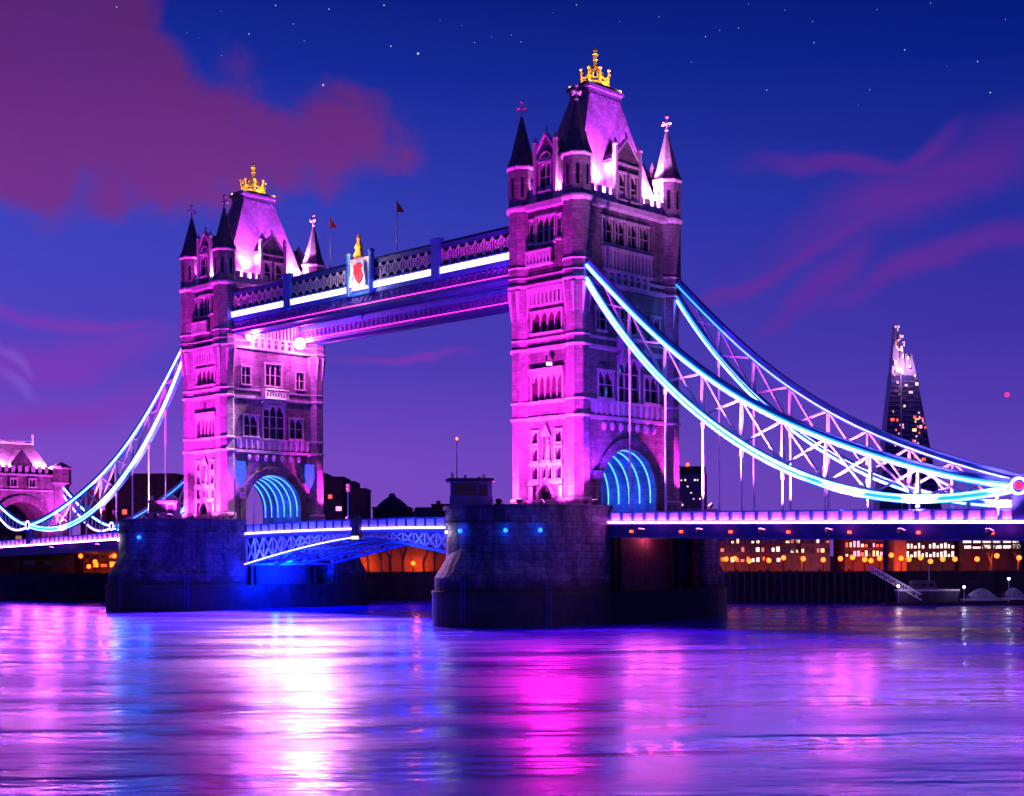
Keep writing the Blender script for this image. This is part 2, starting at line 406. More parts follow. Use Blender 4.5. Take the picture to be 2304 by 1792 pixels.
def tag(o, label, cat, group=None, kind=None):
    o['label'] = label
    if kind: o['kind'] = kind
    else: o['category'] = cat
    if group: o['group'] = group
    return o
def thing(name, label, cat, loc, group=None):
    o = bpy.data.objects.new(name, None); o.empty_display_size = 1; COL.objects.link(o); o.location = loc
    return tag(o, label, cat, group)
def copy_tree(o, parent=None):
    c = o.copy(); COL.objects.link(c)
    if parent is not None: c.parent = parent
    for ch in [x for x in bpy.data.objects if x.parent == o]: copy_tree(ch, c)
    return c
def lamp(kind, name, loc, power, col, size=.5, target=None, angle=60, blend=.6, parent=None):
    l = bpy.data.lights.new(name, kind); l.energy = power; l.color = col
    if kind == 'AREA': l.size = size
    else: l.shadow_soft_size = size
    o = bpy.data.objects.new(name, l); COL.objects.link(o)
    if kind == 'SPOT': l.spot_size = R(angle); l.spot_blend = blend
    loc = Vector(loc)
    if target is not None: o.rotation_euler = (Vector(target) - loc).to_track_quat('-Z', 'Y').to_euler()
    if parent is not None:
        q = parent; org = Vector((0, 0, 0))
        while q is not None: org += q.location; q = q.parent
        o.parent = parent; loc = loc - org
    o.location = loc
    return o
def struct(name, mb, m, smooth=False):
    o = mb.build(name, m, smooth=smooth); o['kind'] = 'structure'; return o

# ------------------------------------------------------------------ ground and water
mb = MB(); n = 60
pts = [at(x, y) for x, y in ((-2500, -400), (2500, -400), (2500, 3600), (-2500, 3600))]
mb.add([(p.x, p.y, 0) for p in pts], [(0, 1, 2, 3)])
struct('water', mb, 'water')

QUAY = 5.6
bank = [(-900, 318), (-150, 306), (-60, 292), (-8, 284), (30, 270), (60, 262), (140, 254), (700, 250)]
mb = MB()
pp = [at(a, b) for a, b in bank] + [at(2500, 260), at(2500, 3500), at(-2500, 3500), at(-2500, 330)]
mb.add([(p.x, p.y, QUAY) for p in pp], [tuple(range(len(pp)))])
struct('ground', mb, 'earth')

# ------------------------------------------------------------------ tower
TX, TY = 5.09, 9.75           # axes of the corner turrets
FX, FY = 5.8, 10.4            # faces of the walls
BASE = 13.2
def Tpx(u, z, d): return (FX + d, u, z)
def Tmx(u, z, d): return (-FX - d, -u, z)
def Tmy(u, z, d): return (u, -FY - d, z)
def Tpy(u, z, d): return (-u, FY + d, z)

def arch_pts(c, r, zs, n=16, rise=1.0, a0=0, a1=PI):
    return [(c + r * math.cos(a0 + (a1 - a0) * k / n), zs + r * rise * math.sin(a0 + (a1 - a0) * k / n)) for k in range(n + 1)]

def facade(mb, T, u0, u1, z0, z1, holes, dep=.7):
    us = sorted({u0, u1, *[h[0] for h in holes], *[h[1] for h in holes]}); zs = sorted({z0, z1, *[h[2] for h in holes], *[h[3] for h in holes]})
    us = [u for u in us if u0 <= u <= u1]; zs = [z for z in zs if z0 <= z <= z1]
    for a, b in zip(us, us[1:]):
        for c, d in zip(zs, zs[1:]):
            um, zm = (a + b) / 2, (c + d) / 2
            if any(h[0] < um < h[1] and h[2] < zm < h[3] for h in holes): continue
            mb.add([T(a, c, 0), T(b, c, 0), T(b, d, 0), T(a, d, 0)], [(0, 1, 2, 3)])
    for a, b, c, d in holes:
        for (p, q) in (((a, c), (b, c)), ((b, c), (b, d)), ((b, d), (a, d)), ((a, d), (a, c))):
            mb.add([T(*p, 0), T(*q, 0), T(*q, -dep), T(*p, -dep)], [(0, 1, 2, 3)])

def window(T, u0, u1, z0, z1, parent, nm=2, tr=1, arched=True, surround=.22, name='window', dark='glass'):
    f = MB(); w = u1 - u0; h = z1 - z0; s = surround
    f.obox(T, u0 - s, u0, z0, z1, -.05, .16); f.obox(T, u1, u1 + s, z0, z1, -.05, .16)
    f.obox(T, u0 - s - .1, u1 + s + .1, z0 - .28, z0, -.05, .34)
    f.obox(T, u0 - s - .1, u1 + s + .1, z1, z1 + .26, -.05, .26)
    lw = w / nm
    for k in range(1, nm): f.obox(T, u0 + k * lw - .08, u0 + k * lw + .08, z0, z1, -.34, -.06)
    for k in range(1, tr + 1): 
        zz = z0 + h * k / (tr + 1); f.obox(T, u0, u1, zz - .06, zz + .06, -.32, -.1)
    if arched:
        for k in range(nm):
            c = u0 + (k + .5) * lw; r = lw * .5 - .06; ah = min(h * .28, lw * .85)
            for sgn in (-1, 1):                       # spandrels cut to a pointed arch
                poly = [(c + sgn * r, z1), (c + sgn * r, z1 - ah)] + [(c + sgn * r * (1 - t), z1 - ah + ah * (1 - (1 - t) ** 2) * .96) for t in (.25, .5, .75, 1)] + [(c, z1)]
                f.prism(poly, T, -.3, -.08)
    o = f.build(name, 'portland', parent)
    g = MB(); g.obox(T, u0, u1, z0, z1, -.46, -.38); g.build('pane', dark, o)
    return o

def turret(x, y, root):
    t = MB()
    t.lathe(x, y, [(1.95, BASE), (1.95, 16.2), (1.62, 16.9), (1.62, 41.6), (1.7, 42.2), (2.0, 45.6), (2.0, 56.4), (2.02, 62.5)])
    tt = t.build('corner_turret', 'turret_stone', root)
    for z, r, h in ((16.4, 1.98, .35), (27.5, 1.86, .42), (29.8, 1.8, .3), (37.0, 1.86, .42), (38.4, 1.76, .26), (45.7, 2.2, .42), (47.0, 2.1, .2), (48.4, 2.14, .28), (56.3, 2.32, .8), (62.2, 2.25, .5)):
        c = MB(); c.lathe(x, y, [(r * .93, z), (r, z + h * .45), (r, z + h * .8), (r * .94, z + h)]); c.build('string_course', 'portland', tt)
    k = MB()
    for i in range(8):                               # pointed corbels under the wider stage
        a = PI / 4 * i + PI / 8; ca, sa = math.cos(a), math.sin(a)
        k.bar((x + 1.62 * ca, y + 1.62 * sa, 41.4), (x + 2.0 * ca, y + 2.0 * sa, 45.4), .12, .1, up=(ca, sa, 0), w2=.5, h2=.34)
    k.build('corbel_ring', 'portland', tt)
    for i in range(8):                               # narrow lights in the top stage
        a = PI / 4 * i; ca, sa = math.cos(a), math.sin(a); rr = 2.0 * math.cos(PI / 8)
        w = MB(); w.bar((x + rr * ca, y + rr * sa, 58.3), (x + rr * ca, y + rr * sa, 60.9), .42, .12, up=(ca, sa, 0))
        w.build('slit_window', 'glass', tt)
    s = MB(); s.lathe(x, y, [(2.28, 62.6), (2.1, 62.95), (1.62, 64.2), (.2, 69.8), (.16, 70.0)])
    s.build('spire', 'slate', tt)
    f = MB(); f.lathe(x, y, [(.16, 69.8), (.3, 70.0), (.14, 70.2), (.14, 72.0), (.05, 72.3)], 8)
    f.ball((x, y, 71.95), .32); f.bar((x - .62, y, 70.95), (x + .62, y, 70.95), .2); f.bar((x, y - .62, 70.95), (x, y + .62, 70.95), .2)
    for i, j in ((-.66, 0), (.66, 0), (0, -.66), (0, .66)): f.ball((x + i, y + j, 70.95), .25)
    f.build('finial', 'portland', tt)
    return tt

def dormer(T, root, half, zt, nwin):
    """gabled stone dormer standing flush with the wall"""
    z0 = 57.2
    m = MB()
    holes = []
    if nwin == 1: holes = [(-.95, .95, 58.6, 62.4)]
    else: holes = [(-1.9, -.6, 58.0, 61.6), (.6, 1.9, 58.0, 61.6)]
    facade(m, T, -half, half, z0, 63.2, holes)
    m.prism([(-half, 63.2), (half, 63.2), (half, 63.9), (half - .45, 64.0), (0, zt), (-half + .45, 64.0), (-half, 63.9)], T, -.6, 0)
    m.obox(T, -half, -half + .35, z0, 63.2, -4.2, -.001); m.obox(T, half - .35, half, z0, 63.2, -4.2, -.001)
    d = m.build('dormer', 'granite', root)
    c = MB()
    for s in (-1, 1):
        c.bar(T(s * half, 63.9, -.2), T(0, zt + .2, -.2), .8, .3)
        c.bar(T(s * (half + .05), z0, .05), T(s * (half + .05), 65.2, .05), .5, .5)
        c.lathe(*T(s * (half + .05), 0, .05)[:2], [(.38, 65.2), (.42, 65.4), (.05, 66.3)], 6)
    c.obox(T, -half, half, 62.75, 63.05, -.1, .18)
    c.bar(T(0, zt, -.2), T(0, zt + 1.1, -.2), .22)
    c.build('gable_coping', 'portland', d)
    rf = MB()
    rf.prism([(-half - .1, 63.5), (0, zt - .1), (half + .1, 63.5)], T, -5.2, -.65)
    rf.build('dormer_roof', 'slate', d)
    for h in holes: window(T, h[0], h[1], h[2], h[3], d, nm=2 if nwin == 1 else 1, tr=1)
    if nwin == 1:
        n = MB()
        pts = arch_pts(0, 1.15, 62.45, 10, 1.25)
        n.ribbon([T(u, z, .08) for u, z in pts], .2, .22, side=Vector(T(0, 0, 1)) - Vector(T(0, 0, 0)))
        n.build('arch_moulding', 'portland', d)
    return d

def make_tower():
    root = thing('bridge_tower', 'nearer stone bridge tower, the tall one beside the glowing suspension chains', 'bridge tower', (0, 0, BASE), 'twin gothic bridge towers')
    AW, AS, = 6.0, 17.7                                # road arch: half width and springing height
    core = MB()                                       # inner mass with the road tunnel through it
    poly = [(-FY + .7, BASE), (-FY + .7, 57.0), (FY - .7, 57.0), (FY - .7, BASE), (AW, BASE)] + arch_pts(0, AW, AS, 20) + [(-AW, BASE)]
    core.prism([(u, z) for u, z in poly], lambda u, z, d: (d, u, z), -FX + .7, FX - .7)
    body = MB()
    e_holes = [(-2.2, 2.2, 30.1, 36.0), (-6.4, -3.5, 30.4, 34.0), (3.5, 6.4, 30.4, 34.0),
               (-6.8, -5.0, 39.5, 42.5), (5.0, 6.8, 39.5, 42.5), (-1.7, 1.7, 39.6, 43.4)]
    up_holes = [(-5.4 + k * 2.65, -5.4 + k * 2.65 + 1.85, 51.5, 54.9) for k in range(4)]
    for T in (Tpx, Tmx):
        facade(body, T, -8.4, 8.4, 25.2, 57.0, e_holes + up_holes)
        ap = arch_pts(0, AW, AS, 20)
        left = [(-8.4, BASE), (-8.4, 25.2)]
        body.add([T(u, z, 0) for u, z in [(8.4, 25.2), (8.4, BASE), (AW, BASE)] + ap[:11]], [tuple(range(14))])
        body.add([T(u, z, 0) for u, z in [(-8.4, 25.2), (8.4, 25.2), (0, AS + AW)]], [(0, 1, 2)])
        body.add([T(u, z, 0) for u, z in ap[10:] + [(-AW, BASE), (-8.4, BASE), (-8.4, 25.2)]], [tuple(range(14))])
        for (p, q) in zip([(AW, BASE)] + ap, ap + [(-AW, BASE)]):
            body.add([T(*p, 0), T(*q, 0), T(*q, -.7), T(*p, -.7)], [(0, 1, 2, 3)])
    s_holes = [(-2.7, 2.9, 30.1, 33.6), (-2.6, 2.8, 39.4, 42.2), (-1.6, 1.6, 51.6, 55.1), (-2.9, -2.2, 51.8, 54.9), (2.2, 2.9, 51.8, 54.9)]
    sl = []
    for a, b in ((-2.75, -1.65), (1.65, 2.75)): sl += [(a, b, 24.3, 25.9), (a, b, 21.9, 23.6), (a, b, 19.4, 21.1)]
    sl += [(-.95, -.1, 19.4, 21.1), (.1, .95, 19.4, 21.1), (-.75, .75, 22.0, 25.2), (-.95, 1.05, BASE, 17.6)]
    for T in (Tmy, Tpy): facade(body, T, -3.6, 3.6, BASE, 57.0, s_holes + sl)
    wall = body.build('wall', 'granite', root)
    core.build('inner_wall', 'granite', wall)
    # windows of the visible and the hidden long sides
    for T in (Tpx, Tmx):
        for i, h in enumerate(e_holes): window(T, *h, root, nm=(3 if i in (0, 5) else 2), tr=(2 if i == 0 else 1))
        for h in up_holes: window(T, *h, root, nm=2, tr=1)
        # three-sided oriel head over the middle window and balcony above it
        b = MB(); b.prism([(-2.7, 36.4), (2.7, 36.4), (2.3, 37.0), (-2.3, 37.0)], T, 0, .5)
        b.obox(T, -2.6, 2.6, 37.1, 37.5, 0, 1.3)
        for u in np.linspace(-2.4, 2.4, 9): b.obox(T, u - .09, u + .09, 37.5, 38.7, 1.08, 1.24)
        b.obox(T, -2.55, 2.55, 38.7, 38.95, 1.0, 1.3)
        for s in (-1, 1):
            b.obox(T, s * 2.5 - .12, s * 2.5 + .12, 37.5, 38.95, 0, 1.25)
            b.prism([(s * 1.9 - .2, 35.2), (s * 1.9 + .2, 35.2), (s * 1.9 + .2, 37.1), (s * 1.9 - .2, 37.1)], T, 0, .9)
        b.build('balcony', 'portland', root)
        b = MB(); b.obox(T, -5.7, 5.0, 47.6, 48.0, 0, .55); b.obox(T, -5.7, 5.0, 50.6, 51.0, 0, .6)
        for u in np.linspace(-5.3, 4.6, 14): b.obox(T, u - .16, u + .16, 48.0, 50.6, .2, .5)
        b.obox(T, -5.5, 4.8, 48.0, 50.6, 0, .2)
        for u in np.linspace(-4.6, 4.0, 7): b.prism([(u - .35, 45.9), (u + .35, 45.9), (u + .35, 47.6), (u - .35, 47.6)], T, 0, .4)
        b.build('carved_balcony', 'portland', root)
        # band of tracery and shields over the arch
        b = MB(); b.obox(T, -7.9, 7.9, 28.2, 29.7, 0, .12)
        for u in np.linspace(-7.2, 7.2, 13): b.obox(T, u - .12, u + .12, 28.1, 29.75, .1, .3)
        for u in np.linspace(-5.4, 5.4, 7): b.lathe(*T(u, 0, .1)[:2], [(.05, 26.0), (.34, 26.2), (.4, 26.7), (.3, 27.1), (.05, 27.15)], 6)
        b.build('tracery_band', 'portland', root)
        a = MB(); nrm = Vector(T(0, 0, 1)) - Vector(T(0, 0, 0))
        for k, (r, dd) in enumerate(((6.15, .12), (6.55, .24), (6.95, .36), (7.3, .46))):
            pts = [(r, BASE)] + arch_pts(0, r, AS, 24) + [(-r, BASE)]
            a.ribbon([T(u, z, dd / 2) for u, z in pts], dd, .34, side=nrm)
        for s in (-1, 1): a.obox(T, s * 7.1 - .65, s * 7.1 + .65, 19.2, 20.4, 0, .8)
        a.build('archivolt', 'granite', root)
    for k, x in enumerate(np.linspace(-4.8, 4.9, 6)):           # light ribs under the vault
        a = MB(); a.ribbon([(x, u, z) for u, z in [(5.82, 16.4)] + arch_pts(0, 5.82, AS, 24) + [(-5.82, 16.4)]], .14, .12, side=(1, 0, 0))
        a.build('vault_light', 'led_blue', root)
    for T in (Tmy, Tpy):
        window(T, *s_holes[0], root, nm=5, tr=0, dark='brick_dark'); window(T, *s_holes[1], root, nm=4, tr=0, dark='brick_dark')
        window(T, *s_holes[2], root, nm=3, tr=1)
        for h in s_holes[3:]: window(T, *h, root, nm=1, tr=1, surround=.12)
        for h in sl[:8]: window(T, *h, root, nm=1, tr=0, surround=.16)
        b = MB()                                        # ledges, hoods and panels of the narrow side
        for q in ((-3.1, 3.1, 21.25, 21.65, 0, .42), (-3.1, 3.1, 18.7, 19.1, 0, .5), (-3.0, 3.2, 33.9, 34.5, 0, .45)):
            l = MB(); l.obox(T, *q); l.build('ledge', 'portland', root)
        l = MB(); l.obox(T, -.13, .13, 35.0, 36.2, -.05, .06); l.build('slit_window', 'glass', root)
        b.obox(T, -3.2, 3.2, 44.9, 45.6, 0, .5)
        for u in np.linspace(-3.0, 3.0, 9): b.prism([(u - .2, 43.3), (u + .2, 43.3), (u + .2, 45), (u - .2, 45)], T, 0, .36)
        b.obox(T, -3.2, 3.2, 43.0, 43.3, 0, .24)
        b.build('side_moulding', 'portland', root)
        b = MB(); b.obox(T, -3.2, 1.6, 48.5, 48.8, 0, .8); b.obox(T, -3.2, 1.6, 50.3, 50.6, .5, .85); b.obox(T, -3.1, 1.5, 48.8, 50.3, .5, .62)
        for u in np.linspace(-3.0, 1.4, 8): b.obox(T, u - .14, u + .14, 48.8, 50.3, .62, .8)
        b.build('side_balcony', 'portland', root)
        n = MB(); n.obox(T, -.85, .85, 21.7, 22.0, -.1, .4); n.prism([(-.95, 25.2), (.95, 25.2), (0, 26.9)], T, 0, .4)
        n.obox(T, -.75, .75, 22.0, 25.2, -.68, -.6)
        nn = n.build('niche', 'portland', root)
        p = T(0, 0, -.2)
        st = MB(); st.lathe(p[0], p[1], [(.3, 22.0), (.42, 22.1), (.36, 23.0), (.26, 23.6), (.38, 24.1), (.16, 24.35), (.12, 24.42), (.2, 24.6), (.19, 24.8), (.05, 24.95)], 10)
        st.build('statue', 'portland', nn, smooth=True)
        d = MB(); d.prism([(-1.7, 17.5), (0, 19.6), (1.7, 17.5), (1.3, 17.5), (0, 19.0), (-1.3, 17.5)], T, 0, .5)
        for s in (-1, 1): d.obox(T, s * 1.35 - .25, s * 1.35 + .25, BASE, 17.6, 0, .55); d.obox(T, s * 2.7 - .3, s * 2.7 + .3, BASE, 18.4, 0, .35)
        d.obox(T, -1.1, 1.1, 15.9, 16.1, 0, .3)
        dd = d.build('doorway', 'portland', root)
        e = MB(); e.obox(T, -.95, 1.05, BASE, 17.6, -.6, -.5); e.build('door', 'dark_door', dd)
    # string courses round the walls, between the turrets
    for z, h, o in ((16.3, .35, .3), (27.5, .42, .28), (29.8, .3, .2), (37.0, .42, .28), (38.4, .26, .18), (45.7, .42, .5), (47.0, .22, .3), (56.3, .8, .6)):
        for T, w in ((Tmy, 3.55), (Tpy, 3.55), (Tpx, 8.2), (Tmx, 8.2)):
            if z < 20 and w > 5: continue
            c = MB(); c.obox(T, -w, w, z, z + h, -.02, o); c.obox(T, -w, w, z - .14, z - .001, -.02, o * .5); c.build('string_course', 'portland', root)
    for T, w in ((Tpx, 8.2), (Tmx, 8.2), (Tmy, 3.6), (Tpy, 3.6)):       # battlements
        p = MB()
        p.obox(T, -w, w, 57.1, 58.3, -.5, -.02)
        k = -w + .5
        while k < w - .5:
            p.obox(T, k, k + .8, 58.3, 59.2, -.48, -.04); k += 1.5
        p.build('battlement', 'portland', root)
    for i, j in ((-1, -1), (1, -1), (1, 1), (-1, 1)): turret(i * TX, j * TY, root)
    r = MB()
    prof = [(4.75, 9.3, 57.0), (4.3, 8.7, 58.6), (1.75, 3.2, 73.4)]
    vs = []
    for a, b, z in prof: vs += [(-a, -b, z), (a, -b, z), (a, b, z), (-a, b, z)]
    r.add(vs, [(0, 1, 5, 4), (1, 2, 6, 5), (2, 3, 7, 6), (3, 0, 4, 7), (4, 5, 9, 8), (5, 6, 10, 9), (6, 7, 11, 10), (7, 4, 8, 11), (8, 9, 10, 11), (3, 2, 1, 0)])
    roof = r.build('roof', 'roof_slate', root)
    c = MB(); c.box(-1.9, 1.9, -3.35, 3.35, 73.2, 74.0); c.box(-2.25, 2.25, -3.7, 3.7, 74.0, 74.45); c.box(-2.0, 2.0, -3.4, 3.4, 74.45, 74.9)
    for y in np.linspace(-3, 3, 9):
        for s in (-1, 1): c.bar((s * 1.95, y - .2, 73.2), (s * 1.95, y, 72.6), .14); c.bar((s * 1.95, y + .2, 73.2), (s * 1.95, y, 72.6), .14)
    c.build('roof_curb', 'lead', roof)
    g = MB(); cr = 1.75; z0 = 74.9
    g.lathe(0, 0, [(cr, z0), (cr + .12, z0 + .15), (cr + .12, z0 + .5), (cr, z0 + .62)], 16, sy=1.25)
    for k in range(8):
        a = PI / 4 * k + PI / 8; ca, sa = math.cos(a), math.sin(a) * 1.25
        b0 = Vector((cr * ca, cr * sa, z0 + .5)); b1 = Vector(((cr + .15) * ca, (cr + .15) * sa, z0 + 2.1))
        g.bar(b0, b1, .34, .2, up=(ca, sa, 0), w2=.16, h2=.14); g.ball(b1 + Vector((0, 0, .25)), .26)
        for q in (-1, 1):
            a2 = a + q * PI / 8; m = Vector((cr * math.cos(a2), cr * math.sin(a2) * 1.25, z0 + .9)); g.bar(b0 + Vector((0, 0, .9)), m, .16)
        arc = [Vector((cr * .92 * ca * (1 - t) ** .7, cr * .92 * sa * (1 - t) ** .7, z0 + .6 + 2.5 * t ** .8)) for t in (0, .25, .5, .75, .97)]
        g.tube(arc, .17, 6, .12)
    g.lathe(0, 0, [(.2, z0 + 2.8), (.52, z0 + 3.0), (.3, z0 + 3.3), (.2, z0 + 3.9), (.38, z0 + 4.05), (.24, z0 + 4.2), (.34, z0 + 4.7), (.46, z0 + 4.85), (.3, z0 + 5.0), (.34, z0 + 5.3), (.05, z0 + 5.9)], 10)
    g.build('crown', 'gold', roof)
    dormer(Tpx, root, 2.55, 66.4, 2); dormer(Tmx, root, 2.55, 66.4, 2)
    dormer(Tmy, root, 1.8, 66.2, 1); dormer(Tpy, root, 1.8, 66.2, 1)
    return root

near_tower = make_tower()
far_tower = copy_tree(near_tower)
far_tower.location = (-82, 0, BASE)
far_tower['label'] = 'farther stone bridge tower, under the purple cloud, two white lamps on its face'
for s, lab in ((-1, None), (1, None)):                  # shields beside its road arch, glow put into their material
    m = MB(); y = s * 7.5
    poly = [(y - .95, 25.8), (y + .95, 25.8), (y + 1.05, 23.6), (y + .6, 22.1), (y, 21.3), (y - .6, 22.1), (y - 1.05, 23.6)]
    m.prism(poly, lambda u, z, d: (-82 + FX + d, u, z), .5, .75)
    m.build('shield', 'shield_glow', far_tower, label='blue shield with built-in glow')

# ------------------------------------------------------------------ piers
def nose(h, r=10.6, p=1.0, y0=11, n=28, s=-1):
    out = []
    for k in range(n + 1):
        t = PI * k / n; c, q = math.cos(t), math.sin(t)
        out.append((r * math.copysign(abs(c) ** p, c), s * (y0 + h * q ** p)))
    return out
def make_pier():
    root = thing('bridge_pier', 'nearer stone river pier under the taller tower with dark lower courses', 'bridge pier', (0, 0, 0), 'twin river piers of the bridge')
    for s in (-1, 1):
        d = MB(); hu, hl = (15.4, 17.6) if s < 0 else (10.6, 12.2)
        pl = nose(hu, s=s) + [(-10.6, s * 9.6), (10.6, s * 9.6)]
        d.plan(pl, 3.2, 15.2)
        o = d.build('pier_end', 'pier_stone', root)
        c = MB(); pl2 = nose(hu + .35, r=10.95, s=s) + [(-10.95, s * 9.5), (10.95, s * 9.5)]
        c.plan(pl2, 15.0, 15.5); c.plan(nose(hu + .2, r=10.8, s=s) + [(-10.8, s * 9.55), (10.8, s * 9.55)], 12.9, 13.35)
        c.plan(nose(hu + .1, r=10.7, s=s) + [(-10.7, s * 9.57), (10.7, s * 9.57)], 13.6, 13.8)
        c.build('coping', 'pier_stone', o)
        # spreading cutwater with its sloping stone cap
        w = MB(); low = nose(hl, r=10.95, s=s); m = len(low)
        w.plan(low + [(-10.9, s * 10.2), (10.9, s * 10.2)], 3.2, 6.2)
        up = nose(hu - .1, r=10.55, s=s); vs = []
        for k, (x, y) in enumerate(low): vs.append((x, y, 6.2))
        for k, (x, y) in enumerate(up):
            t = abs(k / (m - 1) - .5) * 2; vs.append((x, y, 6.25 + 3.9 * max(0, 1 - t * 1.25) ** .8))
        w.add(vs, [(k, k + 1, k + 1 + m, k + m) for k in range(m - 1)])
        w.build('cutwater', 'pier_stone', root)
    b = MB(); pl = nose(18.0, r=11.2, s=-1) + [(x, y) for x, y in nose(12.6, r=11.2, s=1)[::-1]]
    b.plan(pl, -3, 4.2); b.build('tidal_base', 'tidal', root)
    c = MB(); c.box(-8.8, 8.8, -9.7, 9.7, 3.5, 12.6); c.box(-10.4, 10.4, -9.6, 9.6, 12.6, 13.2)
    c.build('pier_core', 'pier_stone', root)
    for s in (-1, 1):
        for y0, y1 in ((-5.9, -.7), (-.6, 4.6)):
            d = MB(); d.box(min(s * 8.8, s * 9.1), max(s * 8.8, s * 9.1), y0, y1, 4.25, 11.2)
            d.build('door_panel', 'dark_door', root)
        for y in (-7.4, -6.3, 5.0, 6.4):
            d = MB(); d.box(min(s * 8.8, s * 9.6), max(s * 8.8, s * 9.6), y - .3, y + .3, 4.2, 12.6); d.build('buttress', 'tidal', root)
    return root
near_pier = make_pier()
far_pier = copy_tree(near_pier); far_pier.location = (-82, 0, 0)
far_pier['label'] = 'farther stone river pier, washed blue and violet beside the lifting span'
def pier_lamp(pier, t, z, m, r=.3, ox=0):
    h = nose(15.5); k = int(t * 28); x, y = h[k]
    n = Vector((x, y + 11, 0)).normalized()
    b = MB(); b.ball((ox + x + n.x * .25, y + n.y * .25, z), r, 10, 8); b.build('pier_lamp', m, pier)
    lamp('POINT', 'pier_lamp_light', (ox + x + n.x * .9, y + n.y * .9, z), 160, (.0, .06, 1) if m == 'lamp_blue' else (1, .9, 1), .3, parent=pier)
for ox_, pr in ((0, near_pier), (-82, far_pier)):
    a = MB(); a.plan([(ox_ + x, y) for x, y in nose(18.08, r=11.28)], 4.0, 4.45); a.build('algae_line', 'algae', pr)
    for t in (5, 12):                                    # iron ladders down to the water
        x, y = nose(18.3, r=11.5)[t]; x2, y2 = nose(18.3, r=11.5)[t + 1]; tx = Vector((x2 - x, y2 - y, 0)).normalized()
        a = MB()
        for q in (-.3, .3): a.bar((ox_ + x + tx.x * q, y + tx.y * q, .2), (ox_ + x + tx.x * q, y + tx.y * q, 6.0), .09)
        for z in np.arange(.5, 6, .4): a.bar((ox_ + x - tx.x * .3, y - tx.y * .3, z), (ox_ + x + tx.x * .3, y + tx.y * .3, z), .06)
        a.build('ladder', 'steel_deep', pr)
a = MB(); a.box(9.15, 9.25, -6.4, 4.9, 11.35, 11.5); a.build('tube_light', 'win_red', near_pier)
lamp('POINT', 'door_light', (10.2, -.6, 11.2), 300, (1, .1, .3), .2, parent=near_pier)
for t in (.22, .33, .5): pier_lamp(near_pier, t, 12.2, 'lamp_blue')
pier_lamp(near_pier, .62, 12.1, 'lamp_white', .16)
pier_lamp(far_pier, .40, 12.4, 'lamp_blue', .34, -82); pier_lamp(far_pier, .62, 12.2, 'lamp_white', .24, -82); pier_lamp(far_pier, .68, 12.1, 'lamp_white', .24, -82)

# ------------------------------------------------------------------ side spans with parapets
def zdeck(x):
    """height of the lit edge of the deck"""
    if x > -10: return 13.34 - (x - 10) * .0188
    return 13.1 - (-92 - x) * .0235
def make_side_span(x0, x1, name_label, panels):
    xm = (x0 + x1) / 2
    root = thing('side_span', name_label, 'bridge span', (xm, 0, zdeck(xm) - 1.6), 'side spans of the bridge')
    n = 12; xs = np.linspace(x0, x1, n + 1)
    def strip(nm, m, y, w, dz, h, par=root):
        b = MB(); b.ribbon([(x, y, zdeck(x) + dz) for x in xs], w, h); return b.build(nm, m, par)
    strip('roadway', 'road', 0, 19.4, -.15, .3)
    for s in (-1, 1):
        g = strip('girder', 'steel_deep', s * 9.8, .4, -1.0, 1.7)
        strip('girder_flange', 'steel_blue', s * 9.9, .7, -1.95, .16, g)
        strip('light_strip', 'led_pink', s * 10.3, .14, -.06, .26)
        strip('light_ledge', 'steel_blue', s * 10.12, .5, -.26, .12)
        r = strip('handrail', 'steel_blue', s * 10.0, .3, 1.28, .16)
    strip('underside', 'steel_deep', 0, 18.6, -1.7, .5)
    k = 0; x = x0 + .2; proto = None
    while x < x1 - 2:
        z = zdeck(x + .95)
        if proto is None:
            b = MB(); b.box(x + .28, x + 1.62, -9.98, -9.9, z + .2, z + 1.18)
            for q in (.5, .95, 1.4): b.box(x + q - .05, x + q + .05, -10.03, -9.98, z + .2, z + 1.18)
            proto = b.build('parapet_panel', 'steel_white', root); px = x; pz = z
            b = MB(); b.box(x, x + .24, -10.18, -9.9, z, z + 1.3); post = b.build('parapet_post', 'steel_blue', root)
        else:
            for o in (proto, post):
                c = o.copy(); COL.objects.link(c); c.parent = root; c.location = (x - px, 0, z - pz)
        x += 1.9
    b = MB(); b.ribbon([(x, 9.98, zdeck(x) + .66) for x in xs], .1, 1.1); b.build('parapet_back', 'steel_white', root)
    return root
right_span = make_side_span(10.6, 96, 'dark blue side span with pink lit edge, running right from the nearer pier', 1)
left_span = make_side_span(-166, -92.6, 'far side span with pink lit edge, running left from the farther pier', 1)
for x in (14.5, 22.5, 30.0, 38.2, 46.3, 54.8, 63.2, 70):
    b = MB(); b.box(x - .16, x + .16, -10.3, -10.0, zdeck(x) - 1.35, zdeck(x) - 1.05); b.ball((x, -10.3, zdeck(x) - 1.2), .16, 8, 6)
    b.build('girder_lamp', 'lamp_red', right_span)

